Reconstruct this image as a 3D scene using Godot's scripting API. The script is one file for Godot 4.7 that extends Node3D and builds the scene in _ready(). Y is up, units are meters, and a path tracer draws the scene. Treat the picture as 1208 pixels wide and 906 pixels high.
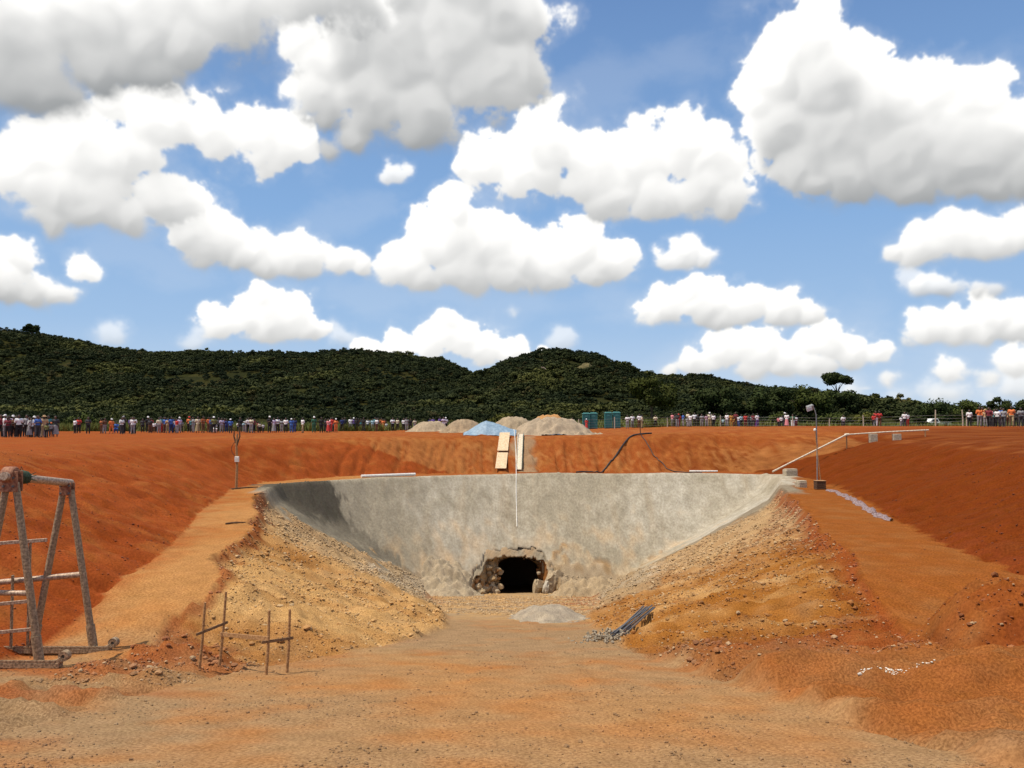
extends Node3D
# An excavated decline with a shotcrete-lined head wall, red earth benches, a crowd on the rim and wooded hills behind.
# Metres; y is up, the camera looks along -z, and "d" below is the distance in front of it (d = -z).

func _ready() -> void:
	setup_view()
	setup_ground()
	make_materials()
	thing_materials()
	build_ground()
	build_adit()
	build_hills()
	build_woods()
	build_trees()
	build_boulders()
	build_stones()
	build_stand()
	build_batter_boards()
	build_poles()
	build_pipes()
	build_heaps()
	build_fence()
	build_toilets()
	build_pickup()
	build_people()
	build_litter()

func setup_view() -> void:
	var cam := Camera3D.new()
	cam.name = "camera"
	cam.fov = 49.4
	cam.near = 0.1
	cam.far = 6000.0
	cam.position = Vector3(0, 1.7, 0)
	cam.rotation_degrees = Vector3(2.56, 0, 0)
	add_child(cam)
	cam.current = true
	var sun := DirectionalLight3D.new()
	sun.name = "sun"
	sun.light_energy = 1.5
	sun.light_color = Color(1.0, 0.95, 0.87)
	sun.light_angular_distance = 0.5
	sun.shadow_enabled = true
	# high, from the left and a little behind the camera
	sun.look_at_from_position(Vector3(-0.38, 0.91, 0.13) * 100.0, Vector3.ZERO)
	add_child(sun)
	var env := Environment.new()
	env.background_mode = Environment.BG_SKY
	var pano := PanoramaSkyMaterial.new()
	pano.panorama = ImageTexture.create_from_image(make_sky())
	var sky := Sky.new()
	sky.sky_material = pano
	env.sky = sky
	env.background_energy_multiplier = 1.0
	env.ambient_light_source = Environment.AMBIENT_SOURCE_SKY
	env.tonemap_mode = Environment.TONE_MAPPER_LINEAR
	env.tonemap_exposure = 1.0
	env.sdfgi_enabled = true
	env.ssao_enabled = true
	env.ssil_enabled = true
	var we := WorldEnvironment.new()
	we.name = "world_environment"
	we.environment = env
	add_child(we)

# each cloud: edge softness, elevation of its base, thickness, cover, then azimuth, elevation and radius in degrees of its puffs
const CLOUDS := [
	[0.7, 0.98, 0.5, 0.7, [27.2, 1.4, 1.55, 29.88, 0.96, 1.71, 31.62, 1.83, 1.78, 24.84, 1.0, 1.37, 21.91, 1.46, 1.3]],
	[0.7, 4.34, 0.4, 0.5, [-20.85, 5.0, 1.2, -25.78, 5.34, 1.15, 3.26, 5.63, 1.16, -11.74, 5.8, 1.03]],
	[0.5, 7.24, 0.25, 0.55, [-25.31, 5.89, 1.26, -23.47, 5.87, 1.17, 5.87, 5.72, 0.98, 0.06, 7.32, 0.7, 25.7, 8.73, 0.84]],
	[0.22, 2.42, 0.35, 1, [27.68, 2.57, 1.24, 29.56, 2.28, 1.21, 31.23, 3.33, 1.49, 31.19, 1.44, 1.39, 28.56, 1.28, 1.53, 24.48, 2.38, 1.06, 25.8, 1.41, 0.94, 22.91, 1.87, 1.18]],
	[0.14, 2.83, 0.45, 1, [14.61, 4.78, 1.86, 16.66, 4.73, 1.89, 20.55, 5.28, 1.63, 22.06, 4.37, 1.51, 12.39, 3.8, 1.36, 18.35, 3.7, 1.82, 23.73, 4.1, 1.06, 10.82, 3.37, 0.8, 16.22, 3.18, 1.68, 19.9, 3.12, 1.64]],
	[0.12, 3.31, 0.3, 1, [-4.31, 6.78, 0.99, -5.35, 5.61, 1.62, -3.38, 5.51, 1.86, -1.87, 4.94, 1.86, -7.77, 5.01, 1.27, -0.12, 4.71, 1.28, -9.93, 4.87, 0.92, 2.1, 4.82, 0.58]],
	[0.1, 4.74, 0.45, 1, [-16.44, 8.07, 1.12, -17.76, 6.81, 1.55, -15.07, 6.9, 2.02, -19.22, 6.2, 1.43, -13.64, 6.16, 1.13, -16.25, 6.25, 1.68]],
	[0.2, 4.16, 0.6, 1, [26.35, 5.58, 1.36, 28.2, 5.79, 1.64, 30.43, 6.17, 1.71, 31.91, 5.38, 1.88, 29.53, 5.01, 1.42]],
	[0.13, 5.79, 0.6, 1, [11.88, 8.74, 1.42, 10.52, 7.71, 1.83, 13.27, 7.74, 1.87, 15.73, 7.6, 1.57, 17.98, 7.24, 1.66, 19.7, 6.73, 0.99, 14.08, 6.71, 1.24]],
	[0.3, 7.42, 1.1, 0.8, [27.33, 8.0, 1.14, 29.14, 7.51, 1.02, 26.4, 8.27, 0.83, 30.25, 7.53, 0.7]],
	[0.3, 9.92, 0.5, 0.9, [11.62, 10.99, 1.48, 10.77, 10.74, 1.03, 13.13, 10.76, 0.91]],
	[0.3, 15.60, 0.4, 0.8, [-7.96, 16.59, 1.04, -8.7, 16.13, 0.69]],
	[0.2, 6.68, 0.75, 1, [-30.86, 9.81, 1.2, -31.88, 7.75, 2.07, -29.72, 7.52, 1.52, -27.36, 9.33, 1.03, -28.51, 7.51, 0.92, -32.96, 9.11, 1.95]],
	[0.17, 9.15, 0.7, 1, [-21.39, 13.16, 2.06, -19.67, 11.7, 2.3, -17.28, 10.78, 2.0, -14.57, 11.14, 1.69, -14.45, 10.48, 1.92, -11.79, 10.6, 1.37, -10.37, 10.31, 0.8, -20.86, 11.99, 1.85, -22.52, 13.68, 1.61, -16.3, 9.95, 1.45]],
	[0.2, 11.13, 0.7, 1, [-26.16, 19.33, 1.57, -23.11, 18.78, 2.35, -20.04, 18.55, 2.19, -16.85, 18.36, 2.34, -14.66, 18.28, 1.91, -27.64, 16.1, 2.89, -30.12, 15.26, 2.31, -25.03, 15.95, 2.53, -29.19, 13.69, 2.29, -22.52, 13.94, 1.93, -26.79, 13.23, 2.49, -29.15, 11.87, 1.93, -24.96, 12.31, 1.79, -30.98, 14.66, 2.19]],
	[0.1, 8.41, 0.62, 1, [-4.11, 14.39, 1.74, -4.92, 12.14, 2.55, -1.99, 12.29, 2.91, -7.23, 10.39, 1.96, 1.06, 11.27, 2.56, 4.57, 11.92, 2.2, 7.0, 10.85, 1.96, 2.69, 10.24, 2.32, -3.16, 9.95, 2.44, -0.23, 9.56, 1.98, -6.07, 9.51, 1.5, 5.6, 9.92, 1.62]],
	[0.14, 12.66, 0.6, 1, [-1.89, 17.5, 1.98, 2.12, 18.68, 2.91, 5.05, 17.12, 3.13, 8.08, 17.34, 2.76, 11.52, 18.34, 2.51, 13.65, 17.36, 2.15, 13.06, 15.15, 2.49, 10.24, 14.75, 2.4, 14.83, 14.5, 1.69, 6.91, 14.88, 2.19, 0.94, 16.63, 2.09, -3.47, 17.15, 0.81]],
	[0.22, 9.14, 0.6, 1, [26.45, 10.73, 1.87, 28.31, 11.06, 1.95, 30.1, 10.58, 2.01, 24.82, 10.46, 0.84, 31.92, 10.87, 1.97]],
	[0.1, 12.70, 1.25, 1, [19.44, 23.65, 2.85, 17.65, 21.92, 2.44, 21.48, 21.11, 3.14, 24.32, 19.6, 2.97, 26.92, 19.49, 2.39, 29.4, 19.08, 2.13, 17.93, 18.77, 2.55, 21.16, 17.41, 3.58, 25.14, 16.44, 3.9, 28.88, 15.93, 3.46, 31.64, 16.91, 2.48, 22.14, 15.16, 2.37, 26.05, 14.32, 2.3, 30.17, 13.81, 2.82, 33.01, 14.35, 3.41, 16.71, 20.41, 1.56, 19.06, 16.34, 1.65, 20.09, 15.21, 1.42]],
	[0.26, 17.10, 1.3, 1, [-0.24, 26.48, 3.26, -4.38, 24.35, 4.29, -8.48, 24.27, 3.91, -11.92, 23.74, 3.07, -13.13, 21.14, 2.27, -9.6, 20.86, 3.21, -6.12, 20.5, 3.12, -1.3, 22.68, 3.14, 0.83, 23.3, 2.09, -14.74, 24.57, 1.69, -2.62, 29.12, 5.23, -9.68, 29.26, 5.73, -10.73, 18.55, 1.71, -12.42, 17.65, 1.14]],
	[0.5, 17.16, 2.2, 1, [-32.46, 22.19, 5.89, -29.43, 23.72, 5.07, -26.18, 24.59, 4.96, -21.73, 26.03, 4.59, -17.52, 27.09, 4.71, -13.11, 28.51, 4.53, -30.21, 19.26, 3.52, -33.18, 17.56, 3.65, -24.19, 22.63, 2.92, -21.42, 23.28, 2.17, -26.59, 21.3, 2.6]],
]
# ---------------------------------------------------------------- sky
const SKY_W := 4096
const SKY_H := 2048
var billow := FastNoiseLite.new()
var wisps := FastNoiseLite.new()
var warp := FastNoiseLite.new()
var smooth_part := 0.0
var puff_side := 0.0

func blue(el: float) -> Vector3:
	var t: float = clampf(el / 40.0, 0.0, 1.0)
	var low := Vector3(0.45, 0.63, 0.85)
	var mid := Vector3(0.245, 0.43, 0.73)
	var high := Vector3(0.100, 0.205, 0.465)
	if t < 0.16:
		return Vector3(0.58, 0.71, 0.86).lerp(low.lerp(mid, 0.16 / 0.35), t / 0.16)
	if t < 0.35:
		return low.lerp(mid, t / 0.35)
	return mid.lerp(high, minf(1.0, (t - 0.35) / 0.5))

func cloud_field(c: Array, az: float, el: float, big: float, fade: float) -> float:
	# how deep inside the cloud a direction lies: a soft union of its puffs, roughened by billows
	# the billows push the outline about, so that no puff stays round
	var push: float = warp.get_noise_2d(az * big * 0.8 + 50.0, el * big * 0.8)
	var push2: float = warp.get_noise_2d(az * big * 0.8, el * big * 0.8 + 90.0)
	var f := -1.0
	var p: Array = c[4]
	var k := 0
	var sum := 0.0
	var weight := 0.0
	while k < p.size():
		var r: float = p[k + 2]
		var dx: float = az - p[k] + push * r * 0.45
		var dy: float = (el - p[k + 1]) * 1.08 + push2 * r * 0.35
		if absf(dx) < r * 1.6 and absf(dy) < r * 1.6:
			var v: float = 1.0 - sqrt(dx * dx + dy * dy) / r
			var h: float = maxf(0.0, 0.28 - absf(f - v)) / 0.28
			f = maxf(f, v) + h * h * 0.07
			if v > -0.2:
				var wt: float = pow(v + 0.2, 4.0)
				sum += wt * dy / r
				weight += wt
		k += 3
	puff_side = sum / weight if weight > 0.0 else 0.0
	if f < -0.75:
		return -1.0
	smooth_part = f * 1.2 + 0.2 + 0.24 * warp.get_noise_2d(az * big, el * big * 1.1)
	var n: float = billow.get_noise_2d(az * big, el * big * 1.1)
	var w: float = wisps.get_noise_2d(az * big * 1.2, el * big * 1.7)
	var calm: float = 1.0 - 0.6 * smoothstep(0.25, 0.75, f)
	return f * 1.35 + 0.22 + (0.66 * n + 0.30 * w) * fade * calm

func layer(px: PackedVector3Array, w: int, h: int, az0: float, el1: float, step: float, c: Array) -> void:
	# lays one cloud over the directions of a grid that starts at azimuth az0 and elevation el1 (top)
	var p: Array = c[4]
	var lo := Vector2(1e9, 1e9)
	var hi := Vector2(-1e9, -1e9)
	var mean := 0.0
	for k in range(0, p.size(), 3):
		var r: float = p[k + 2] * 1.6
		mean += p[k + 2]
		lo = lo.min(Vector2(p[k] - r, p[k + 1] - r))
		hi = hi.max(Vector2(p[k] + r, p[k + 1] + r))
	mean /= p.size() / 3.0
	lo.y = maxf(lo.y, c[1] - 0.25 * mean)
	var x0: int = clampi(int((lo.x - az0) / step), 0, w)
	var x1: int = clampi(int((hi.x - az0) / step) + 1, 0, w)
	var y0: int = clampi(int((el1 - hi.y) / step), 0, h)
	var y1: int = clampi(int((el1 - lo.y) / step) + 1, 0, h)
	if x1 <= x0 or y1 <= y0:
		return
	var big: float = 9.0 / sqrt(mean)
	var fw: int = x1 - x0
	var fh: int = y1 - y0
	var f := PackedFloat32Array()
	f.resize(fw * fh)
	var g := PackedFloat32Array()
	g.resize(fw * fh)
	var up := PackedFloat32Array()
	up.resize(fw * fh)
	for j in fh:
		var el: float = el1 - (y0 + j + 0.5) * step
		var floor_fade: float = smoothstep(c[1] - 0.15 * mean, c[1] + 0.55 * mean, el)
		for i in fw:
			var az: float = az0 + (x0 + i + 0.5) * step
			var v: float = cloud_field(c, az, el, big, 1.0)
			var cut: float = (1.0 - floor_fade) * 0.75
			up[j * fw + i] = puff_side
			f[j * fw + i] = v - cut
			g[j * fw + i] = 0.0 if v <= -0.9 else maxf(0.0, (smooth_part * 0.8 + v * 0.2) - cut)
	var soft: float = c[0]
	var dark: float = c[2]
	var reach: float = mean * 0.22
	for j in fh:
		var el: float = el1 - (y0 + j + 0.5) * step
		for i in fw:
			var v: float = f[j * fw + i]
			if v <= -0.55:
				continue
			var below: float = smoothstep(c[1] + 1.5 * mean, c[1], el)
			var a: float = (smoothstep(0.0, soft * 1.1 + 0.05 + below * 0.55, v) * 0.92 + 0.15 * smoothstep(-0.5, 0.3, v)) * float(c[3])
			a = minf(a, 1.0)
			var above := 0.0
			for s in range(1, 10):
				var jj: int = j - int(round(s * reach / step))
				var ii: int = clampi(i - int(round(s * reach * 0.35 / step)), 0, fw - 1)
				if jj < 0:
					if s < 3:
						above += v * 0.6
					continue
				above += minf(0.7, g[jj * fw + ii])
			var lit: float = exp(-maxf(0.0, above - 2.1) * 0.16 * dark) * (1.0 - 0.58 * minf(1.0, dark + 0.15) * below)
			var here: float = g[j * fw + i]
			var j2: int = maxi(0, j - int(round(reach * 0.55 / step)))
			var i2: int = maxi(0, i - int(round(reach * 0.40 / step)))
			var slope: float = clampf((here - g[j2 * fw + i2]) * 0.4, -0.08, 0.06)
			lit = clampf(lit + slope + 0.20 * clampf(up[j * fw + i] + 0.15, -0.8, 0.5) * minf(1.0, 0.5 + dark * 0.5), 0.0, 1.1)
			var shade := Vector3(0.34, 0.355, 0.365).lerp(Vector3(1.06, 1.05, 1.025), lit)
			var q: int = (y0 + j) * w + x0 + i
			px[q] = px[q].lerp(shade, a)

func sky_patch(w: int, h: int, az0: float, el1: float, step: float, clouds: Array) -> Image:
	var px := PackedVector3Array()
	px.resize(w * h)
	for j in h:
		var b: Vector3 = blue(maxf(0.0, el1 - (j + 0.5) * step))
		var el: float = el1 - (j + 0.5) * step
		for i in w:
			# thin haze between the clouds
			var az: float = az0 + (i + 0.5) * step
			var veil: float = 0.13 * smoothstep(0.0, 0.6, warp.get_noise_2d(az * 1.3, el * 2.6) + 0.35 * billow.get_noise_2d(az * 3.0, el * 6.0))
			px[j * w + i] = b.lerp(Vector3(0.80, 0.84, 0.90), veil)
	for c in clouds:
		layer(px, w, h, az0, el1, step, c)
	return Image.create_from_data(w, h, false, Image.FORMAT_RGBF, px.to_byte_array())

func make_sky() -> Image:
	billow.seed = 11
	billow.noise_type = FastNoiseLite.TYPE_SIMPLEX_SMOOTH
	billow.frequency = 0.055
	billow.fractal_type = FastNoiseLite.FRACTAL_FBM
	billow.fractal_octaves = 6
	billow.fractal_gain = 0.60
	billow.domain_warp_enabled = true
	billow.domain_warp_amplitude = 6.0
	billow.domain_warp_frequency = 0.06
	warp.seed = 11
	warp.noise_type = FastNoiseLite.TYPE_SIMPLEX_SMOOTH
	warp.frequency = 0.055
	warp.fractal_octaves = 2
	wisps.seed = 5
	wisps.noise_type = FastNoiseLite.TYPE_CELLULAR
	wisps.cellular_return_type = FastNoiseLite.RETURN_DISTANCE
	wisps.frequency = 0.10
	wisps.fractal_type = FastNoiseLite.FRACTAL_FBM
	wisps.fractal_octaves = 3
	# the rest of the sky holds clouds of the same kind
	var rng := RandomNumberGenerator.new()
	rng.seed = 77
	var others := []
	for n in 120:
		var az: float = rng.randf_range(44.0, 316.0)
		var el: float = pow(rng.randf(), 1.4) * 62.0 + 4.0
		if az > 180.0:
			az -= 360.0
		var size: float = rng.randf_range(1.2, 2.6) * (0.5 + el / 28.0)
		var wide: float = 1.0 / maxf(0.45, cos(deg_to_rad(el)))
		var ps := []
		for k in rng.randi_range(7, 12):
			ps.append_array([az + rng.randfn() * size * 1.6 * wide, el + absf(rng.randfn()) * size * 0.55, size * rng.randf_range(0.55, 1.0)])
		others.append([0.2, el - size * 0.7, rng.randf_range(0.5, 1.0), 1.0, ps])
	others.sort_custom(func(a, b): return a[1] < b[1])
	# coarse over the whole dome, fine where the camera looks
	var all: Array = others + CLOUDS
	var coarse: Image = sky_patch(1024, 256, -180.0, 90.0, 360.0 / 1024.0, all)
	var whole := Image.create(1024, 512, false, Image.FORMAT_RGBF)
	whole.fill(Color(0.30, 0.22, 0.16))
	whole.blit_rect(coarse, Rect2i(0, 0, 1024, 256), Vector2i(0, 0))
	whole.resize(SKY_W, SKY_H, Image.INTERPOLATE_CUBIC)
	var step: float = 360.0 / SKY_W
	var cols := 840
	var rows := 400
	var fine: Image = sky_patch(cols, rows, -cols * 0.5 * step, rows * step, step, all)
	whole.blit_rect(fine, Rect2i(0, 0, cols, rows), Vector2i(SKY_W / 2 - cols / 2, SKY_H / 2 - rows))
	# Godot's panorama starts at -z: bring azimuth 0 from the middle to the edge
	var turned := Image.create(SKY_W, SKY_H, false, Image.FORMAT_RGBF)
	turned.blit_rect(whole, Rect2i(SKY_W / 2, 0, SKY_W / 2, SKY_H), Vector2i(0, 0))
	turned.blit_rect(whole, Rect2i(0, 0, SKY_W / 2, SKY_H), Vector2i(SKY_W / 2, 0))
	return turned
# ---------------------------------------------------------------- shape of the ground
const BENCH := -2.0
# distance d, then x there: edges of the ramp floor, crests of the pit, all read along the decline
const FLOOR_L := [[-20, -7.0], [4, -5.6], [8, -5.2], [13.2, -4.8], [15.5, -3.7], [18.7, -2.6], [22.4, -1.75], [27, -1.9], [34, -3.1], [45, -4.4], [52, -4.9], [70, -5]]
const FLOOR_R := [[-20, 6.0], [4, 5.2], [8, 4.2], [10.5, 3.4], [15.8, 2.6], [20.5, 2.1], [28, 2.3], [34, 3.2], [45, 4.3], [52, 4.9], [70, 5]]
const CREST_L := [[-20, -8.2], [10, -7.4], [14, -7.0], [17, -6.9], [19.4, -7.2], [23.5, -7.9], [29.2, -9.2], [38.8, -11.9], [43.9, -13.3], [48.6, -13.6], [54, -13.8], [70, -14]]
const CREST_R := [[-20, 8.0], [10, 7.6], [14, 7.5], [17.5, 7.9], [20.2, 8.4], [28.9, 10.8], [35.7, 12.6], [43.9, 14.6], [47, 15.4], [56, 17.6], [70, 18]]
# x, then the distance of the head wall's crest there
const CREST_BACK := [[-30, 47.0], [-13.3, 48.0], [-12.0, 50.4], [-9.5, 53.4], [-5, 56.6], [0, 58.4], [6, 58.9], [15.0, 58.9], [17.4, 57.2], [30, 57.0]]
const TOE := [[-8.9, -30], [-8.9, 8], [-9.1, 16.3], [-9.1, 18.4], [-9.5, 21.8], [-10.8, 27.6], [-12.6, 33.7], [-15.2, 45.6], [-15.0, 51.5], [-11.0, 56.5], [-5.0, 59.8], [0, 60.8], [16, 61.0], [19.2, 58.6], [19.0, 52], [17.6, 43.9], [14.3, 30.9], [13.1, 26], [12.6, 22.6], [12.3, 20], [11.5, 12], [11.0, -30]]
var tab := {}
var n_big := FastNoiseLite.new()
var n_mid := FastNoiseLite.new()
var n_fine := FastNoiseLite.new()
var toe_ax := PackedVector2Array()

func spread(rows: Array, lo: float, hi: float, step: float) -> PackedFloat32Array:
	# a table, smoothed, at even steps
	var a := PackedFloat32Array()
	var n: int = int((hi - lo) / step) + 1
	for i in n:
		var x: float = lo + i * step
		var k := 0
		while k < rows.size() - 2 and x > float(rows[k + 1][0]):
			k += 1
		var t: float = clampf((x - rows[k][0]) / (float(rows[k + 1][0]) - float(rows[k][0])), 0.0, 1.0)
		a.append(lerpf(rows[k][1], rows[k + 1][1], t))
	for pass_no in 2:
		var b := a.duplicate()
		for i in range(3, n - 3):
			b[i] = (a[i - 3] + a[i - 2] + a[i - 1] + a[i] + a[i + 1] + a[i + 2] + a[i + 3]) / 7.0
		a = b
	return a

func look(a: PackedFloat32Array, lo: float, step: float, x: float) -> float:
	var f: float = clampf((x - lo) / step, 0.0, a.size() - 1.001)
	var i: int = int(f)
	return lerpf(a[i], a[i + 1], f - i)

func setup_ground() -> void:
	tab.fl = spread(FLOOR_L, -20, 70, 0.5)
	tab.fr = spread(FLOOR_R, -20, 70, 0.5)
	tab.cl = spread(CREST_L, -20, 70, 0.5)
	tab.cr = spread(CREST_R, -20, 70, 0.5)
	tab.cb = spread(CREST_BACK, -30, 30, 0.5)
	for p in TOE:
		toe_ax.append(Vector2(p[0], p[1]))
	n_big.seed = 3
	n_big.frequency = 0.09
	n_big.fractal_octaves = 3
	n_mid.seed = 8
	n_mid.frequency = 0.55
	n_mid.fractal_octaves = 3
	n_fine.seed = 21
	n_fine.frequency = 2.0
	n_fine.fractal_octaves = 2
	n_fine.fractal_gain = 0.6

func floor_y(d: float) -> float:
	var e: float = minf(d, 56.0)
	return -0.173 * 0.5 * (e + sqrt(e * e + 4.0)) + 0.02

func plateau_y(x: float, d: float) -> float:
	var y: float = 0.42 + 0.14 * smoothstep(-25.0, 0.0, x) + 0.66 * smoothstep(2.0, 32.0, x)
	y -= smoothstep(82.0, 120.0, d) * smoothstep(20.0, 40.0, x) * 0.85
	y -= smoothstep(72.0, 58.0, d) * smoothstep(14.0, 26.0, x) * 0.6
	return y

func smax(a: float, b: float, k: float) -> float:
	var h: float = maxf(0.0, k - absf(a - b)) / k
	return maxf(a, b) + h * h * k * 0.25

func smin(a: float, b: float, k: float) -> float:
	var h: float = maxf(0.0, k - absf(a - b)) / k
	return minf(a, b) - h * h * k * 0.25

func bump(x: float, d: float, cx: float, cd: float, rx: float, rd: float) -> float:
	var q: float = pow((x - cx) / rx, 2.0) + pow((d - cd) / rd, 2.0)
	return exp(-q) if q < 9.0 else 0.0

# what lies where, filled by ground_at: ramp, slope, lined wall, bench, upper bank
var z_floor := 0.0
var z_slope := 0.0
var z_wall := 0.0
var z_bench := 0.0
var z_down := 0.0

func toe_distance(p: Vector2) -> float:
	# metres outside the toe of the upper bank (0 inside)
	if p.y > 60.9 or p.x < -15.3 or p.x > 19.4 or true:
		var best := 1e9
		var inside := false
		for i in toe_ax.size() - 1:
			var a: Vector2 = toe_ax[i]
			var b: Vector2 = toe_ax[i + 1]
			var ab: Vector2 = b - a
			var t: float = clampf((p - a).dot(ab) / ab.length_squared(), 0.0, 1.0)
			best = minf(best, (p - a - ab * t).length_squared())
			if (a.y > p.y) != (b.y > p.y) and p.x < a.x + (p.y - a.y) / (b.y - a.y) * (b.x - a.x):
				inside = not inside
		# the open end lies behind the camera
		return 0.0 if inside else sqrt(best)
	return 0.0

func notch_d(x: float) -> float:
	# where the cut face of the adit stands, 2.6 m high under the sloping wall
	return look(tab.cb, -30, 0.5, x) - (BENCH - (floor_y(53.5) + 2.62)) / 1.06 - 2.45 * notch_end(x)

func notch_end(x: float) -> float:
	return pow(smoothstep(1.2, 3.5, absf(x - 0.15) + 0.15 * sin(x * 9.0)), 1.3)

func in_notch(x: float, d: float) -> bool:
	return absf(x - 0.15) < 3.4 and d < notch_d(x) and d > 49.0

func ground_at(x: float, d: float) -> float:
	var fy: float = floor_y(d)
	# the benches run out on to the ramp near the camera
	var by: float = lerpf(fy, maxf(BENCH, fy), smoothstep(14.5, 20.5, d))
	var nb: float = n_big.get_noise_2d(x, d)
	var nm: float = n_mid.get_noise_2d(x, d)
	var fl: float = look(tab.fl, -20, 0.5, d) + nb * 0.35 + nm * 0.15
	var fr: float = look(tab.fr, -20, 0.5, d) + nb * 0.35 + nm * 0.15
	var cl: float = look(tab.cl, -20, 0.5, d) + nb * 0.7
	var cr: float = look(tab.cr, -20, 0.5, d) + nb * 0.7
	var cb: float = look(tab.cb, -30, 0.5, x)
	z_floor = 0.0
	z_slope = 0.0
	z_wall = 0.0
	z_bench = 0.0
	z_down = 0.0
	var y: float
	var tl: float = (fl - x) / maxf(0.5, fl - cl)
	var tr: float = (x - fr) / maxf(0.5, cr - fr)
	var side: float = maxf(tl, tr)
	var pit: bool = side < 1.0 and d < cb
	if pit:
		var sy: float = fy
		if side > 0.0:
			# steeper towards the crest, a little talus at the foot
			var s: float = side * (0.84 + 0.08 * side) if side < 0.94 else lerpf(0.8602, 1.0, (side - 0.94) / 0.06)
			sy = lerpf(fy, by, s)
		var wy: float = by - (cb - d) * 1.06
		y = smax(sy, wy, 0.5)
		z_slope = smoothstep(0.0, 0.06, side)
		z_floor = 1.0 - z_slope
		if in_notch(x, d):
			y = minf(y, fy + 0.05)
			wy = -50.0
		if wy > sy - 0.4:
			z_slope = maxf(z_slope, smoothstep(sy - 0.4, sy, wy))
			z_floor = 1.0 - z_slope
		var depth: float = (by - y) / maxf(1.0, by - fy)
		z_down = depth
		if d > 38.0:
			var edge: float
			if x < 0.0:
				edge = 43.2 + 4.8 * depth + nm * 1.2 + nb * 1.5
			else:
				edge = 47.0 + 2.4 * depth + nm * 1.2 + nb * 1.5
			z_wall = smoothstep(edge - 0.25, edge + 0.25, d) * smoothstep(0.84, 0.76, depth + nm * 0.26 + nb * 0.18) * smoothstep(0.02, 0.10, side if wy < sy else 1.0)
		# slopes of broken ground
		var rough: float = z_slope * (1.0 - z_wall)
		var gully: float = n_mid.get_noise_2d(d * 1.3 + x * 0.25, x * 0.22)
		y += rough * (nb * 0.25 + gully * 0.26 + nm * 0.18 + n_fine.get_noise_2d(x, d) * 0.10)
		y += z_wall * (0.07 + nm * 0.10 + nb * 0.12 + n_fine.get_noise_2d(x * 0.7, d * 0.7) * 0.02)
		if z_floor > 0.0 and d < 32.0:
			# shallow wheel ruts down the ramp
			for c in [-1.05, 0.55, 1.35]:
				var off: float = (x - c - 0.45 * sin(d * 0.13 + c) - nm * 0.05) / 0.13
				if absf(off) < 3.0:
					y += z_floor * (0.6 + nm) * (0.010 * exp(-(absf(off) - 1.5) * (absf(off) - 1.5) * 4.0) - 0.026 * exp(-off * off))
		y += z_floor * (nm * 0.022 + n_fine.get_noise_2d(x, d) * 0.008 + nb * 0.03)
		# broken lip where bench and slope meet
		y -= bump(side, 0.0, 1.0, 0.0, 0.10, 1.0) * maxf(0.0, nm + 0.1) * 0.35 * smoothstep(12.0, 16.0, d) * (1.0 - z_wall)
	else:
		var out: float = toe_distance(Vector2(x, d))
		if out <= 0.0:
			z_bench = 1.0
			y = by + nm * 0.03 + n_fine.get_noise_2d(x, d) * 0.012 + nb * 0.08
			if d > 42.0 and (d > cb or side >= 1.0):
				# the lining laps over the crest
				var over: float = maxf(side - 1.0, 0.0) * 8.0 if d < cb else d - cb
				z_wall = smoothstep(0.75, 0.55, over + nm * 0.3) * smoothstep(42.5, 44.5, d)
				y += z_wall * 0.05
		else:
			var k: float = lerpf(0.37, 0.62, smoothstep(44.0, 56.0, d) * smoothstep(24.0, 14.0, absf(x)))
			var up: float = by + out * k + nb * 0.35 * smoothstep(0.0, 2.0, out) + nm * 0.09
			var top: float = plateau_y(x, d) + nb * 0.05 + nm * 0.03
			y = smin(up, top, 0.7)
			var gully: float = n_mid.get_noise_2d(x * 0.5 + 40.0, d * 0.5)
			var along: float = x if d > 56.0 else d
			var ledge: float = n_mid.get_noise_2d(out * 1.3, along * 0.16 + 20.0)
			var rill: float = n_mid.get_noise_2d(along * 1.5, out * 0.16)
			y += smoothstep(0.1, 0.8, top - up) * (gully * 0.10 + ledge * 0.09 + rill * 0.07 - 0.26 * pow(1.0 - absf(n_mid.get_noise_2d(along * 0.7 + 60.0, out * 0.14)), 9.0) + n_fine.get_noise_2d(x * 1.4, d * 1.4) * 0.05)
			if x > 18.0:
				# a scraped terrace along the right rim
				y -= bump(out, 0.0, 9.5 + nb * 3.0, 0.0, 1.2, 1.0) * 0.28 * smoothstep(28.0, 34.0, d) * smoothstep(74.0, 64.0, d)
			z_down = clampf(out * 0.1, 0.0, 1.0)
	# the ramp was scraped a little below the ground on its right
	if d < 18.0:
		y += 0.20 * smoothstep(0.0, 0.40, x - fr + nm * 0.25) * (1.0 - smoothstep(14.5, 18.0, d)) + 0.06 * smoothstep(0.0, 0.8, fl - x) * (1.0 - smoothstep(13.0, 16.0, d))
	# heaps of spoil beside the ramp
	if x > 6.0 and x < 13.5 and d > 12.0 and d < 19.5:
		var r: float = Vector2((x - 9.6) / 2.3, (d - 15.6) / 1.9).length() * (1.0 + nm * 0.25)
		y += 1.10 * smoothstep(1.0, 0.40, r) * (1.0 + nm * 0.35 + n_fine.get_noise_2d(x, d) * 0.18)
	y += 0.30 * bump(x, d, -6.3, 15.6, 0.9, 0.7) * (1.0 + nm) + 0.22 * bump(x, d, -7.4, 17.5, 1.2, 0.8)
	y += 0.22 * bump(x, d, 6.2, 12.6, 2.2, 0.8) * (1.0 + nm * 0.8)
	y += 0.12 * bump(x, d, 5.4, 11.0, 1.8, 0.35) * (1.0 + nm)
	return y

func height(x: float, d: float) -> float:
	return ground_at(x, d)

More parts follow.
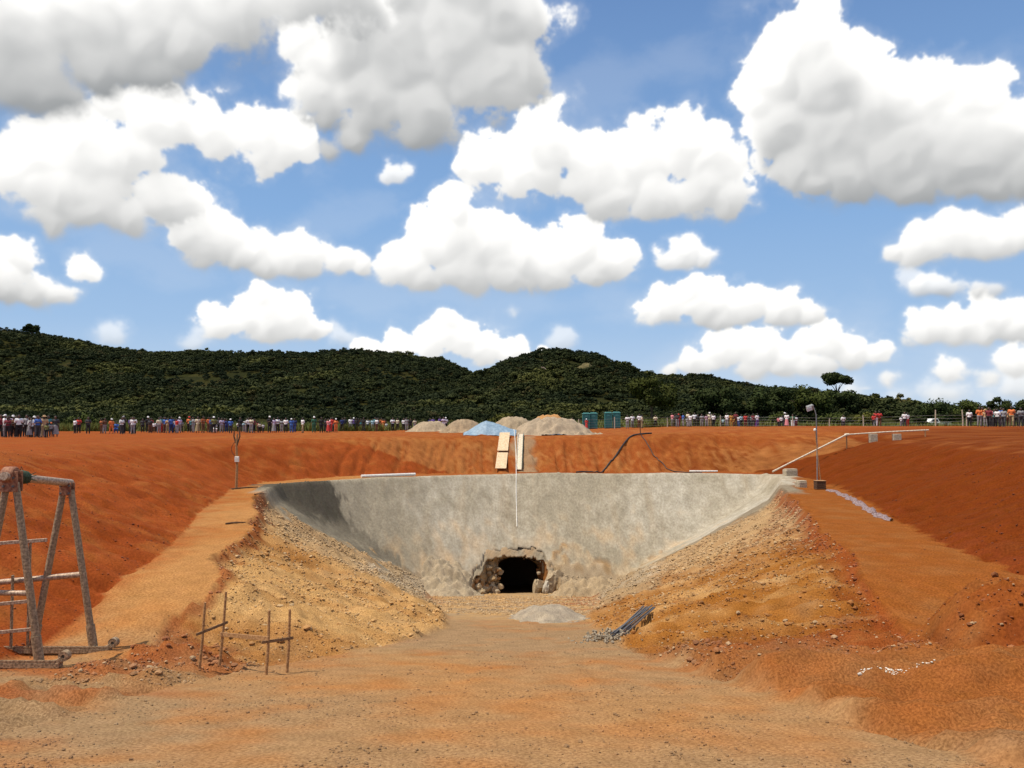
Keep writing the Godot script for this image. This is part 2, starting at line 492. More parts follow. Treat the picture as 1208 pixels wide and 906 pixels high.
# ---------------------------------------------------------------- colours of the ground (linear)
const RED := Color(0.320, 0.080, 0.022)
const RED_DARK := Color(0.225, 0.050, 0.013)
const RED_DEEP := Color(0.155, 0.036, 0.009)
const ORANGE := Color(0.39, 0.158, 0.045)
const PATH := Color(0.46, 0.235, 0.085)
const PATH_RED := Color(0.285, 0.095, 0.022)
const TAN := Color(0.345, 0.228, 0.122)
const OCHRE := Color(0.37, 0.155, 0.034)
const BUFF := Color(0.60, 0.370, 0.150)
const GREY_EARTH := Color(0.37, 0.285, 0.175)
const SHOT := Color(0.372, 0.334, 0.250)
const SHOT_PALE := Color(0.475, 0.445, 0.365)
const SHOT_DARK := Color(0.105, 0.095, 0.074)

func ground_color(x: float, d: float, y: float) -> Color:
	# uses the zones of the last ground_at
	var nb: float = n_big.get_noise_2d(x + 90.0, d)
	var nm: float = n_mid.get_noise_2d(x, d + 70.0)
	var nf: float = n_fine.get_noise_2d(x * 0.8 + 30.0, d * 0.8)
	var c: Color
	if z_bench > 0.5:
		c = PATH.lerp(ORANGE, clampf(0.15 + nb * 0.9 + smoothstep(34.0, 50.0, d) * 0.6 + nm * 0.5, 0.0, 1.0))
		# red soil washed on to the bench from the bank
		if x < 0.0:
			c = c.lerp(RED, clampf(smoothstep(0.9, 2.6, look(tab.cl, -20, 0.5, d) - x + nm * 0.9 + nb) * 0.55, 0.0, 0.6))
		if x > 0.0:
			c = c.lerp(PATH_RED, clampf(0.95 + nm * 0.3, 0.0, 1.0))
		if d > 56.0:
			c = c.lerp(RED, 0.5)
	elif z_floor + z_slope > 0.01:
		var floor_c: Color = TAN.lerp(ORANGE, clampf(0.16 + nb * 0.9 + nm * 0.6, 0.0, 0.8)).lerp(BUFF, clampf(nb * 0.7 - nm * 0.5 - 0.05, 0.0, 0.5))
		if d > 24.0:
			floor_c = floor_c.lerp(BUFF.lerp(GREY_EARTH, clampf(0.5 + nm, 0.0, 1.0)), smoothstep(24.0, 32.0, d) * 0.75)
		# red soil trodden over the edges of the ramp
		var trod: float = n_mid.get_noise_2d(x * 0.25 + 9.0, d * 0.9)
		floor_c = floor_c.lerp(RED, clampf(smoothstep(2.4, 4.6, absf(x + 0.3 + nb * 2.0)) * (0.35 + trod * 1.3) * smoothstep(6.5, 9.5, d), 0.0, 0.75))
		var slope_c: Color
		var streak: float = n_mid.get_noise_2d(d * 1.7 + 5.0, x * 0.2)
		var band: float = n_mid.get_noise_2d(d * 0.5, y * 0.9 + x * 0.1)
		if x < 0.0:
			slope_c = BUFF.lerp(OCHRE, clampf(0.12 + nb * 1.0 + band * 0.9 + nm * 0.4 - smoothstep(24.0, 40.0, d) * 0.25, 0.0, 0.8)).lerp(GREY_EARTH, clampf(nm * 0.6 + smoothstep(34.0, 46.0, d) * 0.35 - 0.12, 0.0, 0.5))
			slope_c = slope_c.lerp(ORANGE.lerp(RED, clampf(0.3 + nm * 1.5, 0.0, 1.0)), clampf(smoothstep(17.5, 14.0, d + nm * 3.0), 0.0, 0.85))
		else:
			slope_c = OCHRE.lerp(BUFF, clampf(band * 0.9 + nm * 0.5 + smoothstep(26.0, 42.0, d) * 0.75, 0.0, 0.8)).lerp(GREY_EARTH, clampf(nm * 0.6 - 0.1 + smoothstep(40.0, 50.0, d) * 0.35, 0.0, 0.5))
			slope_c = slope_c.lerp(Color(0.26, 0.090, 0.022), clampf(smoothstep(21.0, 13.0, d + nm * 4.0 + nb * 5.0 + z_down * 7.0 - 2.0), 0.0, 0.9))
			slope_c = slope_c.lerp(RED_DARK, clampf(smoothstep(0.24, 0.10, z_down + nm * 0.16) * smoothstep(46.0, 36.0, d), 0.0, 0.5))
		slope_c = slope_c.lerp(BUFF, clampf(streak * 0.9, 0.0, 0.45)).lerp(OCHRE, clampf(-streak * 0.9, 0.0, 0.4))
		var bare: float = smoothstep(25.0, 42.0, d + nm * 4.0)
		slope_c = slope_c.lerp(Color(0.50, 0.385, 0.235), bare * 0.55)
		if d > 40.0:
			slope_c = slope_c.lerp(Color(0.56, 0.49, 0.37), clampf(smoothstep(0.62, 0.78, z_down) * (0.45 + nm * 1.2 + nf * 0.6), 0.0, 0.8))
		# red soil washed over the lip
		slope_c = slope_c.lerp(RED, clampf(smoothstep(0.16, 0.02, z_down + nm * 0.12 + nf * 0.06), 0.0, 0.75))
		if z_down > 0.75 and d > 30.0:
			slope_c = slope_c.lerp(GREY_EARTH, 0.5)
		c = floor_c.lerp(slope_c, z_slope)
	else:
		c = RED.lerp(RED_DARK, clampf(0.22 + nb * 0.6 + nm * 0.7, 0.0, 1.0)).lerp(ORANGE, clampf(nb * 0.3 - nm * 0.7 - 0.08, 0.0, 0.4))
		if x > 8.0:
			c = c.lerp(RED_DEEP, 0.85 * smoothstep(8.0, 15.0, x + nb * 2.0) * smoothstep(66.0, 58.0, d - absf(x - 20.0) * 0.4))  # deeper red over the right bank
		if d > 60.0 and absf(x) < 26.0:
			c = c.lerp(ORANGE, clampf(0.28 + nm * 0.5 + nf * 0.3, 0.0, 0.7))
			# paler where the digger's teeth cut the lower half of the bank
			var tooth: float = n_mid.get_noise_2d(x * 2.2, d * 0.12)
			c = c.lerp(PATH, clampf((0.16 + tooth * 0.6 + nb * 0.8 + nf * 0.5) * smoothstep(64.0, 62.6, d) * smoothstep(-14.0, -6.0, x), 0.0, 0.25))
			# slurry run down beside the chute
			c = c.lerp(GREY_EARTH, clampf(smoothstep(1.1, 0.5, absf(x - 0.9 + nm * 0.8)) * smoothstep(67.5, 65.5, d) * 0.7, 0.0, 1.0))
		if y > plateau_y(x, d) - 0.3:
			c = c.lerp(ORANGE, clampf(0.10 + nm * 0.5, 0.0, 0.4))
	if d < 20.0 and z_floor + z_slope + z_bench > 0.5:
		# where bench, slope and ramp run together the soils are trodden into one another
		var mix: float = n_mid.get_noise_2d(x * 0.35 + 9.0, d * 0.8)
		var near_c: Color = TAN.lerp(PATH, clampf(0.12 + nb * 0.7, 0.0, 1.0)).lerp(ORANGE, clampf(0.15 + nm * 0.8, 0.0, 1.0))
		if x < 0.0:
			near_c = near_c.lerp(RED, clampf(smoothstep(-3.5, -6.0, x) * (0.08 + mix * 0.9 + nm * 0.4), 0.0, 0.6))
		else:
			near_c = near_c.lerp(Color(0.33, 0.120, 0.034).lerp(RED_DARK, clampf(smoothstep(2.6, 1.2, Vector2((x - 9.6) / 1.2, d - 15.0).length()) * (0.55 + nm), 0.0, 0.8)), clampf(smoothstep(-0.3, 0.5, x - look(tab.fr, -20, 0.5, d) + nm * 0.7) * (0.85 + mix * 0.5 + nf * 0.2), 0.0, 1.0))
		c = c.lerp(near_c, smoothstep(18.5, 13.5, d + nm * 2.0) * (1.0 - 0.75 * bump(x, d, -6.0, 15.4, 1.4, 1.0)))
	if z_wall > 0.0:
		var w: Color = SHOT.lerp(SHOT_PALE, clampf(nb * 1.0 + nm * 0.4 + nf * 0.25 + 0.25 + smoothstep(0.0, 8.0, x) * 0.2, 0.0, 1.0))
		var runs: float = n_mid.get_noise_2d(x * 1.6 + 7.0, y * 0.22)
		w = w.lerp(GREY_EARTH, clampf(runs * 0.6 + nb * 0.3 - 0.12, 0.0, 0.35))
		w = w.lerp(BUFF, clampf(z_down * 0.8 - 0.42 + nm * 0.5, 0.0, 0.5))
		# shadow painted on the left wing (its ragged edge runs down and inwards), and a darker margin on the right
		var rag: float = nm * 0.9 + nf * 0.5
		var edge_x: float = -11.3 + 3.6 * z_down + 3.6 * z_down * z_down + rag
		var wing_shade: float = smoothstep(edge_x + 0.18, edge_x - 0.18, x) * smoothstep(46.0, 44.0, 46.0 - (d - 43.0))
		var deep_shade: float = smoothstep(0.40, 0.30, z_down + rag * 0.08) * smoothstep(46.0, 47.2, d + rag)  # painted shade is deeper near the crest
		w = w.lerp(SHOT.lerp(SHOT_DARK, 0.55 + 0.45 * deep_shade), clampf(wing_shade, 0.0, 1.0))
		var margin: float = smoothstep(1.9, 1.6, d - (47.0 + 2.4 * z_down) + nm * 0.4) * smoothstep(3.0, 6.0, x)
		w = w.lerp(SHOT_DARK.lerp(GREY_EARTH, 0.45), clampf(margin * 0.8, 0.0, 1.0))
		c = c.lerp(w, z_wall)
	# far grass land
	if d > 150.0 or absf(x) > 120.0:
		var far: float = smoothstep(112.0, 128.0, d + nb * 14.0)
		c = c.lerp(Color(0.11, 0.115, 0.035), maxf(far, smoothstep(70.0, 110.0, absf(x))))
	elif d > 100.0:
		c = c.lerp(Color(0.13, 0.13, 0.04), smoothstep(112.0, 126.0, d + nb * 14.0 + nm * 6.0))
	var v: float = 1.0 + nf * 0.16 + nm * 0.10
	return Color(c.r * v, c.g * v, c.b * v)

# ---------------------------------------------------------------- materials
func soil_texture(seed_no: int, stones: float, low: float, often: float) -> Array:
	# grain of earth: colour variation and height, both seamless
	var size := 1024
	var a := FastNoiseLite.new()
	a.seed = seed_no
	a.frequency = often
	a.fractal_octaves = 6
	a.fractal_gain = 0.74
	var b := FastNoiseLite.new()
	b.seed = seed_no + 1
	b.noise_type = FastNoiseLite.TYPE_CELLULAR
	b.cellular_return_type = FastNoiseLite.RETURN_DISTANCE
	b.frequency = 0.07
	b.fractal_type = FastNoiseLite.FRACTAL_NONE
	b.domain_warp_enabled = true
	b.domain_warp_amplitude = 3.0
	b.domain_warp_frequency = 0.08
	var ia: PackedByteArray = a.get_seamless_image(size, size).get_data()
	var ib: PackedByteArray = b.get_seamless_image(size, size).get_data()
	var col := PackedByteArray()
	var hei := PackedByteArray()
	col.resize(size * size * 3)
	hei.resize(size * size)
	for i in size * size:
		var n: float = ia[i] / 255.0
		var s: float = clampf((0.30 - ib[i] / 255.0) * 5.0, 0.0, 1.0) * stones
		var v: float = clampf(low + (1.0 - low) * smoothstep(0.22, 0.78, n), 0.0, 1.0)
		var g: float = clampf(v * (1.0 - 0.25 * s) + 0.30 * s * n, 0.0, 1.0)
		col[i * 3] = int(255.0 * clampf(pow(g, 0.8), 0.0, 1.0))
		col[i * 3 + 1] = int(255.0 * clampf(pow(g, 0.9), 0.0, 1.0))
		col[i * 3 + 2] = int(255.0 * clampf(pow(g, 0.95), 0.0, 1.0))
		hei[i] = int(255.0 * clampf(n * 0.7 + s * 0.35, 0.0, 1.0))
	var ci := Image.create_from_data(size, size, false, Image.FORMAT_RGB8, col)
	var hi := Image.create_from_data(size, size, false, Image.FORMAT_L8, hei)
	return [ImageTexture.create_from_image(ci), ImageTexture.create_from_image(hi)]

func earth_material(tex: Array, tile: float, relief: float, rough := 0.95) -> StandardMaterial3D:
	var m := StandardMaterial3D.new()
	m.vertex_color_use_as_albedo = true
	m.albedo_texture = tex[0]
	m.albedo_color = Color(1, 1, 1)
	m.roughness = rough
	m.metallic_specular = 0.08
	m.uv1_triplanar = true
	m.uv1_world_triplanar = true
	m.uv1_scale = Vector3.ONE / tile
	m.heightmap_enabled = true
	m.heightmap_texture = tex[1]
	m.heightmap_scale = relief
	return m

var mats := {}

func axis(parts: Array) -> PackedFloat32Array:
	var a := PackedFloat32Array()
	var v: float = parts[0]
	for i in range(1, parts.size(), 2):
		while v < parts[i] - 1e-4:
			a.append(v)
			v += parts[i + 1]
		v = parts[i]
	a.append(v)
	return a

func build_ground() -> void:
	var xs := axis([-420.0, -150.0, 30.0, -60.0, 7.0, -26.0, 1.0, -17.0, 0.3, -14.5, 0.2, -9.0, 0.13, 11.0, 0.12, 18.0, 0.18, 28.0, 0.4, 60.0, 2.0, 150.0, 8.0, 420.0, 30.0])
	var ds := axis([-60.0, -10.0, 10.0, 4.0, 1.0, 6.5, 0.2, 20.0, 0.085, 34.0, 0.14, 48.0, 0.18, 60.0, 0.13, 68.0, 0.22, 80.0, 0.7, 130.0, 2.0, 260.0, 10.0, 330.0, 30.0])
	var nx: int = xs.size()
	var nd: int = ds.size()
	var pos := PackedVector3Array()
	var col := PackedColorArray()
	var zone := PackedByteArray()
	pos.resize(nx * nd)
	col.resize(nx * nd)
	zone.resize(nx * nd)
	for j in nd:
		var d: float = ds[j]
		for i in nx:
			var x: float = xs[i]
			var y: float = ground_at(x, d)
			var q: int = j * nx + i
			pos[q] = Vector3(x, y, -d)
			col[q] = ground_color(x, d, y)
			zone[q] = 3 if z_wall > 0.5 else (2 if z_slope > 0.5 else (1 if z_floor > 0.5 else 0))
	var nor := PackedVector3Array()
	nor.resize(nx * nd)
	for j in nd:
		for i in nx:
			var a: Vector3 = pos[j * nx + mini(i + 1, nx - 1)] - pos[j * nx + maxi(i - 1, 0)]
			var b: Vector3 = pos[mini(j + 1, nd - 1) * nx + i] - pos[maxi(j - 1, 0) * nx + i]
			nor[j * nx + i] = a.cross(b).normalized()
	var called := ["ground", "ramp", "pit_slope", "shotcrete_wall"]
	var m := [mats.earth, mats.ramp, mats.rubble, mats.shot]
	for z in 4:
		var map := PackedInt32Array()
		map.resize(nx * nd)
		map.fill(-1)
		var vp := PackedVector3Array()
		var vn := PackedVector3Array()
		var vc := PackedColorArray()
		var ix := PackedInt32Array()
		for j in nd - 1:
			for i in nx - 1:
				var q: int = j * nx + i
				if zone[q] != z:
					continue
				# the mouth of the adit stays open
				var p: Vector3 = pos[q]
				if p.x > -1.15 and p.x < 1.9 and -p.z > 49.0 and -p.z < 57.0:
					var lo_y: float = minf(minf(p.y, pos[q + 1].y), minf(pos[q + nx].y, pos[q + nx + 1].y))
					var hi_y: float = maxf(maxf(p.y, pos[q + 1].y), maxf(pos[q + nx].y, pos[q + nx + 1].y))
					if hi_y - lo_y > 0.7:
						continue
				for k in [q, q + nx, q + 1, q + 1, q + nx, q + nx + 1]:
					if map[k] < 0:
						map[k] = vp.size()
						vp.append(pos[k])
						vn.append(nor[k])
						vc.append(col[k])
					ix.append(map[k])
		var arr := []
		arr.resize(Mesh.ARRAY_MAX)
		arr[Mesh.ARRAY_VERTEX] = vp
		arr[Mesh.ARRAY_NORMAL] = vn
		arr[Mesh.ARRAY_COLOR] = vc
		arr[Mesh.ARRAY_INDEX] = ix
		var me := ArrayMesh.new()
		me.add_surface_from_arrays(Mesh.PRIMITIVE_TRIANGLES, arr)
		me.surface_set_material(0, m[z])
		var o := MeshInstance3D.new()
		o.name = called[z]
		o.mesh = me
		o.set_meta("kind", "structure")
		add_child(o, true)

func make_materials() -> void:
	var soil: Array = soil_texture(101, 0.10, 0.70, 0.03)
	var stony: Array = soil_texture(140, 0.35, 0.60, 0.04)
	var sprayed: Array = soil_texture(171, 0.05, 0.80, 0.022)
	mats.earth = earth_material(soil, 2.3, 0.8)
	mats.ramp = earth_material(soil, 1.9, 0.35)
	mats.rubble = earth_material(stony, 1.9, 1.2)
	mats.shot = earth_material(sprayed, 4.3, 1.5)
	mats.shot.roughness = 0.85

# ---------------------------------------------------------------- building kit
class Solid:
	var v := PackedVector3Array()
	var n := PackedVector3Array()
	var c := PackedColorArray()
	var ink := Color(1, 1, 1)

	func tri(p0: Vector3, p1: Vector3, p2: Vector3, n0: Vector3, n1: Vector3, n2: Vector3) -> void:
		if (p1 - p0).cross(p2 - p0).dot(n0 + n1 + n2) > 0.0:
			v.append_array([p0, p2, p1])
			n.append_array([n0, n2, n1])
		else:
			v.append_array([p0, p1, p2])
			n.append_array([n0, n1, n2])
		c.append_array([ink, ink, ink])

	func flat(p0: Vector3, p1: Vector3, p2: Vector3, out := Vector3.ZERO) -> void:
		var m: Vector3 = (p2 - p0).cross(p1 - p0).normalized()
		if out != Vector3.ZERO and m.dot(out) < 0.0:
			m = -m
		tri(p0, p1, p2, m, m, m)

	func quad(a: Vector3, b: Vector3, d: Vector3, e: Vector3, out: Vector3) -> void:
		flat(a, b, d, out)
		flat(a, d, e, out)

	# a box with chamfered long edges, along its own basis
	func box(centre: Vector3, size: Vector3, turn := Basis(), bevel := 0.0) -> void:
		var h: Vector3 = size * 0.5
		var b: float = minf(bevel, minf(h.x, minf(h.y, h.z)) * 0.8)
		for ax in 3:
			for s in [-1.0, 1.0]:
				var u: int = (ax + 1) % 3
				var w: int = (ax + 2) % 3
				var q := []
				for k in [[-1, -1], [1, -1], [1, 1], [-1, 1]]:
					var p := Vector3.ZERO
					p[ax] = s * h[ax]
					p[u] = k[0] * (h[u] - b)
					p[w] = k[1] * (h[w] - b)
					q.append(centre + turn * p)
				var o := Vector3.ZERO
				o[ax] = s
				quad(q[0], q[1], q[2], q[3], turn * o)
		if b <= 0.0:
			return
		for ax in 3:
			var u: int = (ax + 1) % 3
			var w: int = (ax + 2) % 3
			for su in [-1.0, 1.0]:
				for sw in [-1.0, 1.0]:
					var q := []
					for k in [[-1, 0], [1, 0], [1, 1], [-1, 1]]:
						var p := Vector3.ZERO
						p[ax] = k[0] * (h[ax] - b)
						p[u] = su * (h[u] - (b if k[1] == 1 else 0.0))
						p[w] = sw * (h[w] - (0.0 if k[1] == 1 else b))
						q.append(centre + turn * p)
					var o := Vector3.ZERO
					o[u] = su
					o[w] = sw
					quad(q[0], q[1], q[2], q[3], turn * o)
		for sx in [-1.0, 1.0]:
			for sy in [-1.0, 1.0]:
				for sz in [-1.0, 1.0]:
					var p0 := Vector3(sx * h.x, sy * (h.y - b), sz * (h.z - b))
					var p1 := Vector3(sx * (h.x - b), sy * h.y, sz * (h.z - b))
					var p2 := Vector3(sx * (h.x - b), sy * (h.y - b), sz * h.z)
					flat(centre + turn * p0, centre + turn * p1, centre + turn * p2, turn * Vector3(sx, sy, sz))

	func beam(a: Vector3, b: Vector3, wide: float, thick: float, bevel := 0.004, up := Vector3.UP) -> void:
		var z: Vector3 = (b - a).normalized()
		var x: Vector3 = up.cross(z)
		if x.length() < 0.05:
			x = Vector3.RIGHT.cross(z)
		x = x.normalized()
		box((a + b) * 0.5, Vector3(wide, thick, (b - a).length()), Basis(x, z.cross(x), z), bevel)

	# a round bar through points, with a radius at each
	func rod(path: Array, radii: Array, sides := 8, caps := true) -> void:
		var rings := []
		var side := Vector3.ZERO
		for i in path.size():
			var t: Vector3 = (path[mini(i + 1, path.size() - 1)] - path[maxi(i - 1, 0)]).normalized()
			if side == Vector3.ZERO:
				side = t.cross(Vector3.UP if absf(t.y) < 0.9 else Vector3.RIGHT).normalized()
			side = (side - t * side.dot(t)).normalized()
			var up: Vector3 = t.cross(side)
			var ring := []
			for k in sides:
				var a: float = TAU * k / sides
				ring.append(side * cos(a) + up * sin(a))
			rings.append(ring)
		for i in path.size() - 1:
			var r0: float = radii[mini(i, radii.size() - 1)]
			var r1: float = radii[mini(i + 1, radii.size() - 1)]
			for k in sides:
				var l: int = (k + 1) % sides
				var n00: Vector3 = rings[i][k]
				var n01: Vector3 = rings[i][l]
				var n10: Vector3 = rings[i + 1][k]
				var n11: Vector3 = rings[i + 1][l]
				var a: Vector3 = path[i]
				var b: Vector3 = path[i + 1]
				tri(a + n00 * r0, a + n01 * r0, b + n11 * r1, n00, n01, n11)
				tri(a + n00 * r0, b + n11 * r1, b + n10 * r1, n00, n11, n10)
		if caps:
			for e in [0, path.size() - 1]:
				var r: float = radii[mini(e, radii.size() - 1)]
				var o: Vector3 = (path[0] - path[1]) if e == 0 else (path[e] - path[e - 1])
				for k in sides:
					flat(path[e], path[e] + rings[e][k] * r, path[e] + rings[e][(k + 1) % sides] * r, o)

	# profile of [radius, height] pairs turned round an axis
	func lathe(profile: Array, sides := 12, at := Vector3.ZERO, turn := Basis()) -> void:
		for i in profile.size() - 1:
			var r0: float = profile[i][0]
			var y0: float = profile[i][1]
			var r1: float = profile[i + 1][0]
			var y1: float = profile[i + 1][1]
			var out := Vector2(y1 - y0, r0 - r1)
			for k in sides:
				var a: float = TAU * k / sides
				var b: float = TAU * (k + 1) / sides
				var ca := Vector3(cos(a), 0, sin(a))
				var cb := Vector3(cos(b), 0, sin(b))
				var na: Vector3 = turn * (ca * out.x + Vector3.UP * out.y).normalized()
				var nb: Vector3 = turn * (cb * out.x + Vector3.UP * out.y).normalized()
				var p00: Vector3 = at + turn * (ca * r0 + Vector3.UP * y0)
				var p01: Vector3 = at + turn * (cb * r0 + Vector3.UP * y0)
				var p10: Vector3 = at + turn * (ca * r1 + Vector3.UP * y1)
				var p11: Vector3 = at + turn * (cb * r1 + Vector3.UP * y1)
				if r0 > 1e-5:
					tri(p00, p01, p11, na, nb, nb)
				if r1 > 1e-5:
					tri(p00, p11, p10, na, nb, na)

	# a sheet over a grid of points, with smooth normals, seen from both sides
	func sheet(p: PackedVector3Array, w: int, h: int, up: Vector3, keep := PackedByteArray(), tints := PackedColorArray()) -> void:
		var m := PackedVector3Array()
		m.resize(w * h)
		for j in h:
			for i in w:
				var a: Vector3 = p[j * w + mini(i + 1, w - 1)] - p[j * w + maxi(i - 1, 0)]
				var b: Vector3 = p[mini(j + 1, h - 1) * w + i] - p[maxi(j - 1, 0) * w + i]
				var q: Vector3 = a.cross(b).normalized()
				m[j * w + i] = q if q.dot(up) >= 0.0 else -q
		for j in h - 1:
			for i in w - 1:
				var k: int = j * w + i
				if keep.size() > 0 and keep[k] == 0:
					continue
				for t in [[k, k + 1, k + w + 1], [k, k + w + 1, k + w]]:
					tri(p[t[0]], p[t[1]], p[t[2]], m[t[0]], m[t[1]], m[t[2]])
					if tints.size() > 0:
						var z: int = c.size()
						c[z - 3] = tints[k]
						c[z - 2] = tints[k]
						c[z - 1] = tints[k]

	func mesh(mat: Material) -> ArrayMesh:
		var arr := []
		arr.resize(Mesh.ARRAY_MAX)
		arr[Mesh.ARRAY_VERTEX] = v
		arr[Mesh.ARRAY_NORMAL] = n
		arr[Mesh.ARRAY_COLOR] = c
		var me := ArrayMesh.new()
		me.add_surface_from_arrays(Mesh.PRIMITIVE_TRIANGLES, arr)
		if mat:
			me.surface_set_material(0, mat)
		return me

func part(called: String, s: Solid, mat: Material, parent: Node) -> MeshInstance3D:
	var o := MeshInstance3D.new()
	o.name = called
	o.mesh = s.mesh(mat)
	parent.add_child(o, true)
	return o

var taken := {}

func numbered(called: String) -> String:
	taken[called] = taken.get(called, -1) + 1
	return called if taken[called] == 0 else "%s_%03d" % [called, taken[called]]

func tag(o: Node3D, label: String, category: String, group := "") -> Node3D:
	o.set_meta("label", label)
	o.set_meta("category", category)
	if group:
		o.set_meta("group", group)
	return o

func thing(called: String, label: String, category: String, at := Vector3.ZERO, group := "") -> Node3D:
	var o := Node3D.new()
	o.name = numbered(called)
	o.position = at
	add_child(o)
	tag(o, label, category, group)
	return o

func single(called: String, s: Solid, mat: Material, label: String, category: String, at := Vector3.ZERO, group := "") -> MeshInstance3D:
	var o := MeshInstance3D.new()
	o.name = numbered(called)
	o.mesh = s.mesh(mat)
	o.position = at
	add_child(o)
	tag(o, label, category, group)
	return o

func on(x: float, d: float, lift := 0.0) -> Vector3:
	return Vector3(x, height(x, d) + lift, -d)

func grain(seed_no: int, often: float, low: Color, high: Color, stretch := 1.0, size := 256) -> ImageTexture:
	# a small seamless texture between two colours (sRGB)
	var f := FastNoiseLite.new()
	f.seed = seed_no
	f.frequency = often
	f.fractal_octaves = 5
	f.fractal_gain = 0.6
	var im: Image = f.get_seamless_image(size, size)
	var out := Image.create(size, size, false, Image.FORMAT_RGB8)
	for j in size:
		for i in size:
			var k: float = im.get_pixel(i, int(j * stretch) % size).r
			out.set_pixel(i, j, low.lerp(high, smoothstep(0.2, 0.8, k)))
	return ImageTexture.create_from_image(out)

func stuff_of(tex: Texture2D, tile: float, rough: float, metal := 0.0, tinted := false) -> StandardMaterial3D:
	var m := StandardMaterial3D.new()
	m.albedo_texture = tex
	m.uv1_triplanar = true
	m.uv1_scale = Vector3.ONE / tile
	m.roughness = rough
	m.metallic = metal
	m.vertex_color_use_as_albedo = tinted
	return m

func plain(c: Color, rough := 0.8, metal := 0.0) -> StandardMaterial3D:
	var m := StandardMaterial3D.new()
	m.albedo_color = c.linear_to_srgb()
	m.roughness = rough
	m.metallic = metal
	return m

func rock(seed_no: int, detail: int, uneven := 0.35, cut_count := 7) -> Solid:
	# a broken stone about one metre across: a subdivided octahedron pushed about
	var rng := RandomNumberGenerator.new()
	rng.seed = seed_no
	var f := FastNoiseLite.new()
	f.seed = seed_no
	f.noise_type = FastNoiseLite.TYPE_CELLULAR
	f.cellular_return_type = FastNoiseLite.RETURN_CELL_VALUE
	f.frequency = 0.9
	var s := Solid.new()
	var faces := []
	var e := [Vector3.RIGHT, Vector3.LEFT, Vector3.UP, Vector3.DOWN, Vector3.BACK, Vector3.FORWARD]
	for x in [0, 1]:
		for y in [2, 3]:
			for z in [4, 5]:
				faces.append([e[x], e[y], e[z]])
	for k in detail:
		var next := []
		for t in faces:
			var ab: Vector3 = (t[0] + t[1]).normalized()
			var bc: Vector3 = (t[1] + t[2]).normalized()
			var ca: Vector3 = (t[2] + t[0]).normalized()
			next.append_array([[t[0], ab, ca], [ab, t[1], bc], [ca, bc, t[2]], [ab, bc, ca]])
		faces = next
	var cuts := []
	for k in cut_count:
		cuts.append([Vector3(rng.randfn(), rng.randfn(), rng.randfn()).normalized(), rng.randf_range(0.30, 0.46)])
	for t in faces:
		var q := []
		for p in t:
			var r: float = 0.5 * (1.0 + uneven * f.get_noise_3dv(p * 1.3))
			var w: Vector3 = p * r
			for cut in cuts:
				var over: float = w.dot(cut[0]) - cut[1]
				if over > 0.0:
					w -= cut[0] * over
			q.append(w)
		s.flat(q[0], q[1], q[2], q[0] + q[1] + q[2])
	return s

func scatter(called: String, meshes: Array, mat: Material, spots: Array, parent: Node = self) -> void:
	# spots: [transform, colour]; one MultiMesh for each variant, all of it stuff
	for k in meshes.size():
		var mine := []
		for i in range(k, spots.size(), meshes.size()):
			mine.append(spots[i])
		if mine.is_empty():
			continue
		var mm := MultiMesh.new()
		mm.transform_format = MultiMesh.TRANSFORM_3D
		mm.use_colors = true
		mm.mesh = meshes[k]
		mm.instance_count = mine.size()
		for i in mine.size():
			mm.set_instance_transform(i, mine[i][0])
			mm.set_instance_color(i, mine[i][1])
		var o := MultiMeshInstance3D.new()
		o.name = numbered(called)
		o.multimesh = mm
		o.set_meta("kind", "stuff")
		parent.add_child(o, true)

# ---------------------------------------------------------------- adit, stones, hills, trees
func portal_half(y: float) -> float:
	# half width of the adit mouth at a height above its floor; negative above the roof
	if y > 2.35:
		return -1.0
	return 1.28 * pow(maxf(0.0, 1.0 - pow(maxf(0.0, y - 1.2) / 1.2, 6.0)), 0.4) + 0.07 * sin(y * 7.0) + 0.06 * sin(y * 19.0)

